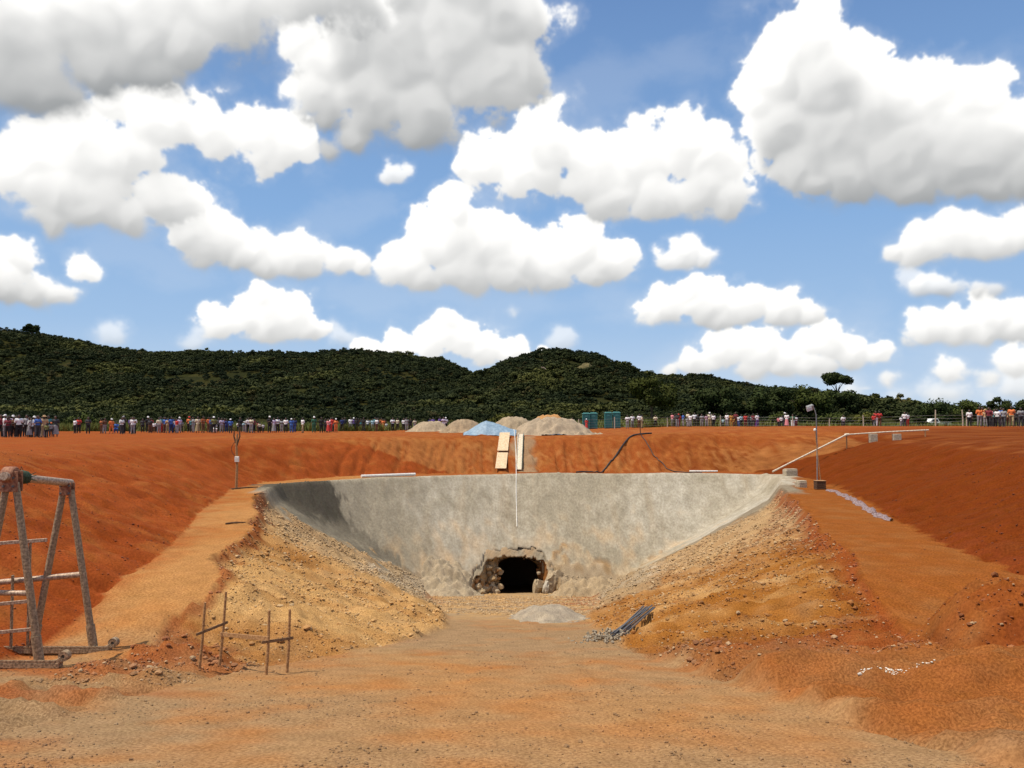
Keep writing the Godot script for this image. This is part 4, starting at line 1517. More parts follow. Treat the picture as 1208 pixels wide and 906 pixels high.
func build_batter_boards() -> void:
	var o := thing("batter_board", "four thin wooden stakes with nailed crosspieces beside the ramp", "survey stakes", on(-4.5, 14.0))
	var b := o.position
	var stakes := [[-5.30, 14.3, 1.10, 0.10], [-5.06, 14.6, 1.24, 0.11], [-3.93, 13.5, 1.02, 0.05], [-3.68, 13.8, 1.02, 0.05]]
	var tops := []
	for s in stakes:
		var foot: Vector3 = on(s[0], s[1], -0.2) - b
		var up := Vector3(s[3], s[2] + 0.2, 0)
		var m := Solid.new()
		m.rod([foot, foot + up * 0.5 + Vector3(0.012, 0, 0), foot + up], [0.027, 0.025, 0.021], 7)
		part("stake", m, mats.wood_pale, o)
		tops.append([foot, up])
	var rail := func(a: int, ta: float, c: int, tc: float, wide: float, mat: Material, more: float) -> void:
		var p: Vector3 = tops[a][0] + tops[a][1] * ta + Vector3(0, 0, 0.035)
		var q: Vector3 = tops[c][0] + tops[c][1] * tc + Vector3(0, 0, 0.035)
		var e: Vector3 = (q - p).normalized() * more
		var m := Solid.new()
		m.beam(p - e, q + e, 0.022, wide, 0.003)
		part("crosspiece", m, mat, o)
	rail.call(0, 0.62, 1, 0.62, 0.045, mats.wood_mid, 0.10)
	rail.call(2, 0.60, 3, 0.62, 0.045, mats.wood_mid, 0.10)
	rail.call(1, 0.50, 2, 0.64, 0.07, mats.wood_pale, 0.04)

func build_poles() -> void:
	# forked wooden pole on the left bench
	var o := thing("forked_pole", "forked wooden pole with a small white box on the left bench", "pole", on(-15.0, 45.6))
	var s := Solid.new()
	s.rod([Vector3(0, -0.3, 0), Vector3(0.03, 1.2, 0), Vector3(-0.02, 2.4, 0), Vector3(0.02, 3.0, 0)], [0.075, 0.068, 0.06, 0.05], 8)
	part("post", s, mats.wood_pale, o)
	for sg in [-1.0, 1.0]:
		var f := Solid.new()
		f.rod([Vector3(0.0, 2.35, 0), Vector3(sg * 0.16, 2.85, 0.0), Vector3(sg * 0.14, 3.35, 0)], [0.045, 0.04, 0.03], 7)
		part("fork", f, mats.wood_dark, o)
	var bx := Solid.new()
	bx.box(Vector3(0.05, 1.62, 0.09), Vector3(0.22, 0.30, 0.12), Basis(), 0.015)
	part("junction_box", bx, mats.white, o)
	var loop := Solid.new()
	var pts := []
	for k in 11:
		var a: float = k / 10.0
		pts.append(Vector3(-0.06 - 0.22 * sin(a * PI), 1.75 + a * 0.85, 0.03))
	loop.rod(pts, [0.014], 5)
	part("wire_loop", loop, mats.black, o)
	var st := Solid.new()
	var a0: Vector3 = on(-15.2, 45.3, 0.04)
	var a1: Vector3 = on(-13.9, 45.9, 0.06)
	st.rod([Vector3.ZERO, (a1 - a0) * 0.5 + Vector3(0, 0.02, 0), a1 - a0], [0.045, 0.04, 0.03], 7)
	single("fallen_pole", st, mats.wood_dark, "short dark pole lying on the ground beside the forked pole", "pole", a0)
	# floodlight on the right bench
	var p := thing("floodlight_pole", "tall thin pole with a floodlight on the right bench", "light pole", on(17.0, 46.7))
	var q := Solid.new()
	q.rod([Vector3(0, -0.3, 0), Vector3(0.02, 2.2, 0), Vector3(0.0, 4.1, 0), Vector3(-0.10, 4.45, 0.0), Vector3(-0.22, 4.58, 0.02)], [0.036, 0.033, 0.030, 0.026, 0.022], 9)
	part("mast", q, mats.galvanised, p)
	var lamp := Solid.new()
	lamp.box(Vector3(-0.36, 4.50, 0.06), Vector3(0.40, 0.30, 0.20), Basis.from_euler(Vector3(0.35, 0.2, 0.35)), 0.03)
	var lh := part("lamp_head", lamp, mats.galvanised, p)
	var gl := Solid.new()
	gl.box(Vector3(-0.42, 4.42, 0.16), Vector3(0.32, 0.22, 0.02), Basis.from_euler(Vector3(0.35, 0.2, 0.35)), 0.004)
	part("lamp_glass", gl, plain(Color(0.62, 0.66, 0.70), 0.15), lh)
	var stick := Solid.new()
	stick.rod([Vector3(0.22, -0.2, 0.1), Vector3(0.06, 1.6, 0.06), Vector3(-0.10, 3.25, 0.05)], [0.026, 0.024, 0.020], 7)
	part("brace", stick, mats.wood_pale, p)
	var ins := Solid.new()
	ins.lathe([[0.0, 0.0], [0.07, 0.01], [0.08, 0.08], [0.05, 0.15], [0.0, 0.16]], 10, Vector3(-0.10, 3.2, 0.05))
	part("insulator", ins, mats.white, p)
	# crate at its foot: slats on corner posts
	var c := thing("wooden_crate", "small brown slatted crate at the foot of the floodlight pole", "crate", on(16.85, 45.9))
	var half := 0.24
	for sx in [-1.0, 1.0]:
		for sz in [-1.0, 1.0]:
			var m := Solid.new()
			m.box(Vector3(sx * half * 0.86, 0.24, sz * half * 0.86), Vector3(0.05, 0.46, 0.05), Basis(), 0.004)
			part("corner_post", m, mats.wood_dark, c)
	for k in 4:
		for sgn in [-1.0, 1.0]:
			var m := Solid.new()
			m.box(Vector3(0, 0.08 + k * 0.115, sgn * half), Vector3(half * 2.1, 0.09, 0.022), Basis(), 0.003)
			m.box(Vector3(sgn * half, 0.08 + k * 0.115, 0), Vector3(0.022, 0.09, half * 1.92), Basis(), 0.003)
			part("slat", m, mats.wood_dark, c)
	var lid := Solid.new()
	lid.box(Vector3(0, 0.49, 0), Vector3(0.54, 0.025, 0.54), Basis(), 0.004)
	part("lid", lid, mats.wood_pale, c)
	# concrete blocks under the pipe
	for b in [[18.55, 55.9, 0.85, 0.45, "large pale concrete block under the lower end of the pipe"], [16.4, 47.6, 0.50, 0.36, "small pale concrete block left of the floodlight pole"]]:
		var m := Solid.new()
		m.box(Vector3(0, b[3] * 0.5 - 0.04, 0), Vector3(b[2], b[3], 0.5), Basis(Vector3.UP, 0.2), 0.03)
		m.box(Vector3(0.02, b[3] * 0.98, 0.01), Vector3(b[2] * 0.9, 0.06, 0.42), Basis(Vector3.UP, 0.24), 0.02)
		single("concrete_block", m, mats.concrete, b[4], "block", on(b[0], b[1]), "concrete blocks on the right bench")

func laid(a: Vector2, b: Vector2, half: float) -> Array:
	# the ends of a board that rests on the ground between two places (x, d)
	var p0: Vector3 = on(a.x, a.y)
	var p1: Vector3 = on(b.x, b.y)
	var rise := 0.0
	for k in 13:
		var q: Vector3 = p0.lerp(p1, k / 12.0)
		for sx in [-half, 0.0, half]:
			rise = maxf(rise, height(q.x + sx, -q.z) - q.y)
	return [p0 + Vector3(0, rise + 0.02, 0), p1 + Vector3(0, rise + 0.02, 0)]

func build_pipes() -> void:
	# pale pipe that climbs the right bank and runs along its rim
	var o := thing("water_pipe", "long pale pipe climbing the right bank and running along its rim", "pipe", on(18.2, 57.0))
	var b := o.position
	var low: Vector3 = on(17.6, 56.6, 0.25)
	var bend := Vector3(24.0, maxf(height(24.0, 60.0) + 0.35, 0.75), -60.0)
	var far_end := Vector3(29.9, maxf(height(29.9, 60.0) + 0.45, 1.0), -60.0)
	var s := Solid.new()
	s.rod([low - b, bend - b], [0.055], 10)
	part("inclined_pipe", s, mats.pvc, o)
	var s2 := Solid.new()
	s2.rod([bend - b, (bend + far_end) * 0.5 - b + Vector3(0, 0.03, 0), far_end - b], [0.05], 10)
	part("rim_pipe", s2, mats.pvc, o)
	var e := Solid.new()
	e.rod([bend - b + Vector3(-0.14, -0.06, 0), bend - b, bend - b + Vector3(0.16, 0.0, 0)], [0.1], 10)
	part("elbow", e, mats.pvc, o)
	for x in [bend, far_end + Vector3(-0.25, 0, 0)]:
		var p := Solid.new()
		p.rod([Vector3(x.x, height(x.x, -x.z) - 0.2, x.z) - b, x + Vector3(0, 0.06, 0) - b], [0.045], 7)
		part("support_post", p, mats.wood_pale, o)
	for x in [25.9, 27.6]:
		var p := Solid.new()
		var y: float = height(x, 60.0)
		p.box(Vector3(x, (y + bend.y) * 0.5, -60.0) - b, Vector3(0.55, maxf(0.2, bend.y - y + 0.1), 0.3), Basis(), 0.02)
		part("support_block", p, mats.concrete, o)
	# black hose and cable on the far bank
	var hose := func(called: String, pts: Array, r: float, mat: Material, label: String, category: String) -> void:
		var curve := Curve3D.new()
		for k in pts.size():
			var q: Vector3 = on(pts[k][0], pts[k][1], r * 1.2 + (pts[k][2] if pts[k].size() > 2 else 0.0))
			var t := Vector3.ZERO
			if k > 0 and k < pts.size() - 1:
				t = (on(pts[k + 1][0], pts[k + 1][1]) - on(pts[k - 1][0], pts[k - 1][1])) * 0.17
			curve.add_point(q, -t, t)
		var path := []
		var long: float = curve.get_baked_length()
		var n: int = int(long / 0.25) + 2
		for k in n:
			var q: Vector3 = curve.sample_baked(long * k / (n - 1.0))
			q.y = maxf(q.y, height(q.x, -q.z) + r * 1.1)
			path.append(q)
		var z: Vector3 = path[0]
		for k in path.size():
			path[k] -= z
		var m := Solid.new()
		m.rod(path, [r], 8)
		single(called, m, mat, label, category, z)
	hose.call("black_hose", [[4.6, 59.9], [5.2, 60.5], [6.5, 61.2], [7.5, 62.2], [8.5, 63.8], [9.4, 65.0], [11.0, 65.9]], 0.055, mats.black, "thick black hose curving up the red bank behind the lined wall", "hose")
	hose.call("black_cable", [[10.2, 66.2], [10.1, 64.8], [10.6, 63.2], [11.4, 61.6], [12.4, 60.4], [13.6, 60.0]], 0.032, mats.black, "thin black cable hanging down the red bank right of the hose", "cable")
	hose.call("white_hose", [[0.15, 67.4, 0.5], [0.22, 65.4, 0.12], [0.30, 62.0, 0.08], [0.30, 60.0, 0.05], [0.30, 58.6, 0.03], [0.28, 57.4, 0.02], [0.30, 56.2, 0.02], [0.32, 55.2, 0.02]], 0.024, mats.white, "thin white hose hanging straight down the lined wall above the adit", "hose")
	# stick that carries the cable on the rim
	var st := Solid.new()
	st.rod([Vector3(0, -0.2, 0), Vector3(-0.05, 0.6, 0), Vector3(0.03, 1.15, 0)], [0.04, 0.035, 0.03], 6)
	single("cable_stake", st, mats.wood_dark, "short dark stake on the far rim above the thin cable", "stake", on(10.2, 66.3))
	# plywood laid down the bank, two sheets end to end
	var pl := thing("plywood_slide", "pale plywood sheets laid end to end down the far bank", "boards", on(-0.7, 63.0))
	var pb := pl.position
	for q in [[-0.82, 60.75, -0.70, 62.9], [-0.70, 62.8, -0.56, 65.6]]:
		var ends: Array = laid(Vector2(q[0], q[1]), Vector2(q[2], q[3]), 0.4)
		var m := Solid.new()
		m.beam(ends[0] - pb, ends[1] - pb, 0.80, 0.03, 0.004)
		part("board", m, mats.plywood, pl)
	# plastic chute with dark edges beside it
	var ch := thing("slurry_chute", "pale plastic chute running down the bank right of the plywood", "chute", on(0.6, 63.0))
	var cb := ch.position
	for q in [[0.50, 61.0, 0.58, 63.1], [0.58, 63.0, 0.66, 65.0], [0.66, 64.9, 0.75, 67.4]]:
		var ends: Array = laid(Vector2(q[0], q[1]), Vector2(q[2], q[3]), 0.2)
		var c0: Vector3 = ends[0] - cb
		var c1: Vector3 = ends[1] - cb
		var m2 := Solid.new()
		m2.beam(c0, c1, 0.42, 0.04, 0.01)
		var channel := part("channel", m2, mats.pvc, ch)
		for sgn in [-1.0, 1.0]:
			var m := Solid.new()
			m.beam(c0 + Vector3(sgn * 0.21, 0.06, 0), c1 + Vector3(sgn * 0.21, 0.06, 0), 0.04, 0.14, 0.006)
			part("edge", m, mats.pvc if sgn < 0 else mats.dull_green, channel)
	# white lengths left lying on the crest
	for w in [[-9.7, 53.95, -6.5, 56.2, 0.10, "white plastic pipe lying on the crest left of the plywood"], [12.6, 59.5, 14.6, 59.55, 0.06, "short white pipe lying on the crest near the right end"]]:
		var p0: Vector3 = on(w[0], w[1], 0.14)
		var p1: Vector3 = on(w[2], w[3], 0.14)
		var m := Solid.new()
		m.rod([Vector3.ZERO, (p1 - p0) * 0.5, p1 - p0], [w[4]], 9)
		single("plastic_pipe", m, mats.white, w[5], "pipe", p0, "white pipes on the crest")
	# steel bars leaning on the right slope
	var bars := thing("bar_bundle", "bundle of dark steel bars leaning on the foot of the right slope", "steel bars", on(2.6, 19.6))
	var bb := bars.position
	var rng := RandomNumberGenerator.new()
	rng.seed = 15
	var rest: Array = laid(Vector2(2.42, 19.3), Vector2(3.60, 21.8), 0.22)
	for k in 9:
		var off := Vector3(rng.randfn() * 0.02 + (k % 5) * 0.085 - 0.17, 0.05 * float(k / 5) + 0.01, (k % 5) * -0.05)
		var p0: Vector3 = rest[0] + off
		var p1: Vector3 = rest[1] + off + Vector3(rng.randfn() * 0.05, 0, rng.randfn() * 0.1)
		var m := Solid.new()
		m.rod([p0 - bb, p1 - bb], [0.019], 7)
		part("steel_bar", m, mats.dark_steel, bars)
	var rr := RandomNumberGenerator.new()
	rr.seed = 55
	var spots := []
	for k in 260:
		var x: float = 2.25 + rr.randfn() * 0.32
		var d: float = 19.6 + rr.randfn() * 0.5
		var size: float = rr.randf_range(0.03, 0.09)
		var g: float = rr.randf_range(0.28, 0.5)
		spots.append([Transform3D(Basis.from_euler(Vector3(rr.randf() * 6.0, rr.randf() * 6.0, 0)).scaled(Vector3.ONE * size), on(x, d, maxf(0.0, 0.22 - absf(x - 2.25) * 0.35) * rr.randf())), Color(g, g * 0.86, g * 0.64)])
	scatter("grey_rubble", [rock(90, 1, 0.5).mesh(mats.stone)], mats.stone, spots)
	# broken rock spilt from the cut face
	heap("rubble_heap", "ragged heap of pale broken rock left of the adit mouth", -3.7, 50.6, 1.9, 1.7, 0.75, Color(0.50, 0.41, 0.28), 0.34, 411, "rubble heaps beside the adit")
	heap("rubble_heap", "ragged heap of tan broken rock right of the adit mouth", 4.3, 50.4, 2.1, 1.8, 0.9, Color(0.50, 0.38, 0.23), 0.36, 412, "rubble heaps beside the adit")
	# pale muck heap on the pit floor
	heap("muck_heap", "low pale grey heap of muck on the floor before the adit", 1.2, 28.6, 1.30, 2.8, 0.40, Color(0.44, 0.37, 0.27), 0.08, 401)

func heap(called: String, label: String, x: float, d: float, rx: float, rd: float, tall: float, tint: Color, lump: float, seed_no: int, group := "") -> void:
	var n := 40
	var p := PackedVector3Array()
	var c := PackedColorArray()
	var at := on(x, d)
	var f := FastNoiseLite.new()
	f.seed = seed_no
	f.frequency = 0.35
	f.fractal_octaves = 4
	for j in n:
		for i in n:
			var u: float = (i / (n - 1.0) - 0.5) * 2.0
			var w: float = (j / (n - 1.0) - 0.5) * 2.0
			var px: float = x + u * rx * 1.25
			var pd: float = d + w * rd * 1.25
			var wob: float = f.get_noise_2d(px * 2.2, pd * 2.2)
			var r: float = Vector2(u * 1.25, w * 1.25).length() * (1.0 + wob * 0.25)
			var y: float = tall * (0.85 * smoothstep(1.02, 0.38, r) + 0.15 * maxf(0.0, 1.0 - r)) * (1.0 + wob * 0.25) + f.get_noise_2d(px * 5.0, pd * 5.0) * lump
			p.append(Vector3(px, height(px, pd) + (y if r < 1.0 else -0.12 - (r - 1.0) * 0.5), -pd) - at)
			var v: float = 1.0 + wob * 0.35 + f.get_noise_2d(px * 9.0, pd * 9.0) * 0.3
			c.append(tint * v)
	var s := Solid.new()
	s.sheet(p, n, n, Vector3.UP, PackedByteArray(), c)
	single(called, s, mats.gravel, label, "heap", at, group)

func build_heaps() -> void:
	var g := "gravel heaps on the far rim"
	heap("gravel_heap", "rounded tan gravel heap left of the blue tarpaulin", -4.9, 86.0, 2.5, 2.6, 1.25, Color(0.44, 0.33, 0.21), 0.10, 402, g)
	heap("gravel_heap", "flat buff gravel heap behind the end of the left crowd", -9.6, 98.0, 2.7, 2.4, 1.15, Color(0.50, 0.40, 0.27), 0.08, 403, g)
	heap("gravel_heap", "long pale gravel heap right of the chute with stained foot", 3.4, 71.0, 3.9, 2.8, 1.35, Color(0.50, 0.40, 0.28), 0.26, 404, g)
	heap("gravel_heap", "pale gravel heap just behind the blue tarpaulin", 0.1, 73.5, 2.6, 2.4, 1.45, Color(0.48, 0.38, 0.25), 0.12, 406, g)
	heap("sand_heap", "bright orange sand heap on top of the pale gravel", 3.3, 74.8, 2.3, 2.0, 1.65, Color(0.62, 0.33, 0.12), 0.05, 405, g)
	# blue tarpaulin over a heap, pegged at the corners
	var n := 34
	var p := PackedVector3Array()
	var at := on(-1.75, 66.9)
	for layer_no in 2:
		for j in n:
			for i in n:
				var u: float = i / (n - 1.0)
				var w: float = j / (n - 1.0)
				var x: float = -3.85 + u * 4.2
				var d: float = 65.9 + w * 2.4
				var ridge: float = 1.15 * pow(maxf(0.0, 1.0 - absf(u - 0.42) * (1.9 if u < 0.42 else 1.05)), 1.15) + 0.08
				var y: float = ridge * (1.0 - pow(absf(w - 0.55) * 1.75, 1.4))
				y = maxf(0.02, y) + n_mid.get_noise_2d(x * 1.6, d * 1.6) * 0.07 + 0.05 * sin(u * 23.0 + w * 5.0) * (1.0 - w) * 0.5
				p.append(Vector3(x, height(x, d) + maxf(0.03, y), -d) - at)
		break
	var s := Solid.new()
	s.sheet(p, n, n, Vector3.UP)
	var o := thing("blue_tarpaulin", "pale blue tarpaulin draped over a heap on the far rim", "tarpaulin", at)
	part("sheet", s, mats.tarp, o)
	for k in [0, n - 1]:
		var m := Solid.new()
		m.beam(p[k] + Vector3(0, -0.12, 0.05), p[k] + Vector3(0, 0.22, 0.05), 0.05, 0.05, 0.005)
		part("peg", m, mats.wood_pale, o)
	# scraps of dark plastic at the foot of the long heap
	var sc := Solid.new()
	var q := PackedVector3Array()
	var sp := on(3.4, 68.6)
	for j in 6:
		for i in 18:
			var x: float = 2.4 + i * 0.12
			var d: float = 68.2 + j * 0.14
			q.append(Vector3(x, height(x, d) + 0.06 + 0.14 * absf(n_fine.get_noise_2d(x, d)), -d) - sp)
	sc.sheet(q, 18, 6, Vector3.UP)
	single("plastic_scrap", sc, plain(Color(0.10, 0.13, 0.20), 0.5), "crumpled dark plastic at the foot of the long gravel heap", "plastic sheet", sp)

func build_litter() -> void:
	# strip of plastic film along the foot of the right bank
	var path := [[17.1, 45.2], [16.6, 42.0], [16.0, 39.5], [15.5, 37.5], [14.9, 35.0], [14.3, 32.6], [14.1, 31.2]]
	var curve := Curve3D.new()
	for k in path.size():
		var t := Vector3.ZERO
		if k > 0 and k < path.size() - 1:
			t = Vector3(path[k + 1][0] - path[k - 1][0], 0, -(path[k + 1][1] - path[k - 1][1])) * 0.17
		curve.add_point(Vector3(path[k][0], 0, -path[k][1]), -t, t)
	var p := PackedVector3Array()
	var at := on(15.5, 38.0)
	var rows := 120
	var cols := 8
	for j in rows:
		var q: Vector3 = curve.sample_baked(curve.get_baked_length() * j / (rows - 1.0))
		var wide: float = 0.17 + 0.08 * sin(j * 0.31) + 0.05 * sin(j * 0.83)
		for i in cols:
			var x: float = q.x + (i / (cols - 1.0) - 0.5) * wide * 2.0
			var lift: float = 0.03 + 0.13 * absf(n_fine.get_noise_2d(x * 1.3, q.z * 1.3))
			if i == 0 or i == cols - 1:
				lift = 0.01
			p.append(Vector3(x, height(x, -q.z) + lift, q.z) - at)
	var s := Solid.new()
	s.sheet(p, cols, rows, Vector3.UP)
	single("plastic_film", s, mats.film, "crumpled strip of greyish plastic film along the right bank", "plastic sheet", at)
	# lime spilt by the ramp
	var spots := [[4.95, 11.35, 0.17, 0.035, "larger white lime spill on the right beside the ramp"], [5.40, 11.50, 0.22, 0.03, "thin white lime streak right of the larger spill"], [6.55, 11.25, 0.11, 0.04, "white lime spill nearest the right frame edge"]]
	for l in spots:
		var m := Solid.new()
		var c := on(l[0], l[1])
		var flakes: int = 110 if l[0] < 5.2 else 34
		var rng := RandomNumberGenerator.new()
		rng.seed = int(l[0] * 100.0)
		for k in flakes:
			var x: float = l[0] + rng.randfn() * l[2]
			var d: float = l[1] + rng.randfn() * l[3] + (x - l[0]) * 0.15
			var r: float = rng.randf_range(0.005, 0.020)
			var q: Vector3 = on(x, d, 0.004) - c
			m.lathe([[r, 0.0], [r * 0.7, r * 0.35], [0.0, r * 0.5]], 6, q, Basis(Vector3.UP, rng.randf() * 6.0))
		single("lime_spill", m, mats.lime, l[4], "lime", c, "white lime spilt beside the ramp")
	for l in [[6.0, 11.45, 0.09, 81, "small white stone between the lime spills"], [4.62, 11.25, 0.06, 82, "tiny white stone left of the larger lime spill"], [9.8, 13.3, 0.12, 83, "fist-sized tan stone below the right spoil mound"]]:
		var m: Solid = rock(l[3], 2, 0.3)
		for i in m.c.size():
			m.c[i] = Color(0.72, 0.69, 0.62) if l[3] < 83 else Color(0.5, 0.3, 0.15)
		var o := single("stone", m, mats.stone, l[4], "stone", on(l[0], l[1], l[2] * 0.25), "single stones beside the ramp")
		o.scale = Vector3.ONE * float(l[2])
	# sticks on the left bench
	for l in [[-10.3, 30.2, 0.7, 0.5, "dark stick lying across the middle of the left bench"], [-13.0, 42.3, 0.6, 0.2, "dark clump of sticks near the far end of the left bench"]]:
		var m := Solid.new()
		var dx := Vector3(cos(l[3]), 0, -sin(l[3])) * float(l[2])
		m.rod([Vector3(0, 0.03, 0), dx * 0.5 + Vector3(0, 0.06, 0), dx + Vector3(0, 0.04, 0)], [0.035, 0.03, 0.02], 6)
		m.rod([dx * 0.3 + Vector3(0, 0.05, 0), dx * 0.7 + Vector3(0, 0.05, 0.16)], [0.02, 0.012], 5)
		single("stick", m, mats.wood_dark, l[4], "stick", on(l[0], l[1]), "sticks on the left bench")

func build_fence() -> void:
	var posts := [[8.3, 104.0], [13.0, 106.0], [19.7, 106.0], [26.3, 105.5], [33.6, 100.0], [37.6, 99.0], [41.0, 97.5], [45.6, 90.0], [48.0, 89.0], [49.5, 91.0], [55.0, 90.5], [60.5, 92.0]]
	var b: Vector3 = on(30.0, 104.0)
	var o := thing("wire_fence", "wire fence on pale wooden posts behind the crowd on the right", "fence", b)
	var tops := []
	for k in posts.size():
		var q: Vector3 = on(posts[k][0], posts[k][1], -0.2) - b
		var tall: float = 1.55 + 0.18 * sin(k * 2.3) + (0.55 if k == 7 or k == 8 else 0.0)
		var s := Solid.new()
		s.rod([q, q + Vector3(0.02 * sin(k), tall * 0.5, 0), q + Vector3(0.04 * sin(k * 3.0), tall, 0)], [0.075, 0.07, 0.062], 7)
		part("post", s, mats.wood_bleached, o)
		tops.append(q)
	for w in 4:
		var s := Solid.new()
		for k in tops.size() - 1:
			var y: float = 0.45 + w * 0.33
			var a: Vector3 = tops[k] + Vector3(0, y, 0.07)
			var e: Vector3 = tops[k + 1] + Vector3(0, y, 0.07)
			s.rod([a, (a + e) * 0.5 - Vector3(0, 0.03, 0), e], [0.008], 4, false)
		part("wire", s, mats.galvanised, o)

func build_toilets() -> void:
	var spots := [[9.75, 110.0, "first teal portable toilet from the left behind the fence"], [10.75, 110.2, "second teal portable toilet from the left behind the fence"], [12.65, 110.0, "third teal portable toilet from the left behind the fence"], [13.75, 110.1, "rightmost of the four teal portable toilets behind the fence"]]
	for t in spots:
		var o := thing("portable_toilet", t[2], "portable toilet", on(t[0], t[1]), "teal portable toilets behind the fence")
		var s := Solid.new()
		s.box(Vector3(0, 1.02, 0), Vector3(0.92, 1.9, 0.95), Basis(), 0.03)
		for sx in [-1.0, 1.0]:
			s.box(Vector3(sx * 0.43, 1.02, 0.49), Vector3(0.07, 1.92, 0.05), Basis(), 0.01)
		part("cabin", s, mats.teal, o)
		var r := Solid.new()
		r.box(Vector3(0, 2.03, 0), Vector3(1.04, 0.10, 1.06), Basis(), 0.04)
		r.box(Vector3(0, 2.12, 0), Vector3(0.76, 0.10, 0.80), Basis(), 0.05)
		part("roof", r, mats.teal_pale, o)
		var d := Solid.new()
		d.box(Vector3(0, 1.0, 0.485), Vector3(0.66, 1.74, 0.03), Basis(), 0.008)
		var dn := part("door", d, mats.teal_dark, o)
		for k in 3:
			var v := Solid.new()
			v.box(Vector3(0, 1.62 + k * 0.07, 0.505), Vector3(0.4, 0.03, 0.02), Basis(), 0.004)
			part("vent_slat", v, mats.teal_pale, dn)
		var h := Solid.new()
		h.box(Vector3(0.24, 1.05, 0.515), Vector3(0.05, 0.14, 0.03), Basis(), 0.006)
		part("handle", h, mats.black, dn)
		var k2 := Solid.new()
		k2.box(Vector3(0, 0.04, 0), Vector3(1.0, 0.10, 1.04), Basis(), 0.015)
		part("skid_base", k2, mats.black, o)

func build_pickup() -> void:
	var at := on(66.0, 131.0)
	var o := thing("pickup_truck", "white pickup truck half hidden behind the right rim", "pickup", at)
	# seen from its left side, nose to the left; x runs along its length
	var side := func(outline: Array, z0: float, z1: float, tuck: float) -> Solid:
		var s := Solid.new()
		var n: int = outline.size()
		for k in n:
			var a: Vector2 = outline[k]
			var c: Vector2 = outline[(k + 1) % n]
			var ta: float = tuck * smoothstep(1.0, 1.8, a.y)
			var tc: float = tuck * smoothstep(1.0, 1.8, c.y)
			var out := Vector3(c.y - a.y, -(c.x - a.x), 0)
			s.quad(Vector3(a.x, a.y, z0 + ta), Vector3(c.x, c.y, z0 + tc), Vector3(c.x, c.y, z1 - tc), Vector3(a.x, a.y, z1 - ta), -out if out.dot(Vector3((a.x + c.x) * 0.5, (a.y + c.y) * 0.5 - 0.9, 0)) < 0.0 else out)
		var tris: PackedInt32Array = Geometry2D.triangulate_polygon(PackedVector2Array(outline))
		for k in range(0, tris.size(), 3):
			for zz in [z0, z1]:
				var v := []
				for e in 3:
					var q: Vector2 = outline[tris[k + e]]
					var t: float = tuck * smoothstep(1.0, 1.8, q.y)
					v.append(Vector3(q.x, q.y, zz + (t if zz == z0 else -t)))
				s.flat(v[0], v[1], v[2], Vector3(0, 0, -1 if zz == z0 else 1))
		return s
	var body: Solid = side.call([Vector2(-2.55, 0.42), Vector2(-2.6, 0.85), Vector2(-2.35, 1.05), Vector2(-1.25, 1.14), Vector2(2.5, 1.12), Vector2(2.55, 0.45)], -0.86, 0.86, 0.0)
	part("body", body, mats.car_white, o)
	var cab: Solid = side.call([Vector2(-1.25, 1.12), Vector2(-0.62, 1.72), Vector2(0.35, 1.76), Vector2(0.62, 1.12)], -0.84, 0.84, 0.14)
	var cb := part("cab", cab, mats.car_white, o)
	for z in [-1.0, 1.0]:
		var w: Solid = side.call([Vector2(-0.98, 1.17), Vector2(-0.55, 1.62), Vector2(-0.18, 1.64), Vector2(-0.18, 1.17)], z * 0.80 - 0.01, z * 0.80 + 0.01, 0.0)
		part("window", w, mats.car_glass, cb)
		var w2: Solid = side.call([Vector2(-0.10, 1.17), Vector2(-0.10, 1.64), Vector2(0.28, 1.64), Vector2(0.45, 1.17)], z * 0.80 - 0.01, z * 0.80 + 0.01, 0.0)
		part("window", w2, mats.car_glass, cb)
		for x in [-1.65, 1.5]:
			var t := Solid.new()
			t.lathe([[0.0, -0.1], [0.36, -0.1], [0.38, -0.06], [0.38, 0.06], [0.36, 0.1], [0.0, 0.1]], 18, Vector3(x, 0.38, z * 0.80), Basis(Vector3.RIGHT, PI * 0.5))
			var wh := part("wheel", t, mats.black, o)
			var rim := Solid.new()
			rim.lathe([[0.0, -0.12], [0.2, -0.115], [0.22, -0.1], [0.22, 0.1], [0.2, 0.115], [0.0, 0.12]], 14, Vector3(x, 0.38, z * 0.80), Basis(Vector3.RIGHT, PI * 0.5))
			part("rim", rim, mats.galvanised, wh)
	for z in [-0.84, 0.84]:
		var bed := Solid.new()
		bed.box(Vector3(1.6, 1.17, z), Vector3(1.85, 0.12, 0.06), Basis(), 0.01)
		part("bed_rail", bed, mats.galvanised, o)
	for z in [-0.6, 0.6]:
		var l := Solid.new()
		l.box(Vector3(-2.6, 0.82, z), Vector3(0.06, 0.16, 0.3), Basis(), 0.02)
		part("headlight", l, plain(Color(0.6, 0.62, 0.65), 0.1), o)
	var bp := Solid.new()
	bp.box(Vector3(-2.66, 0.5, 0), Vector3(0.14, 0.2, 1.7), Basis(), 0.04)
	part("bumper", bp, mats.black, o)
	o.rotation.y = 0.15

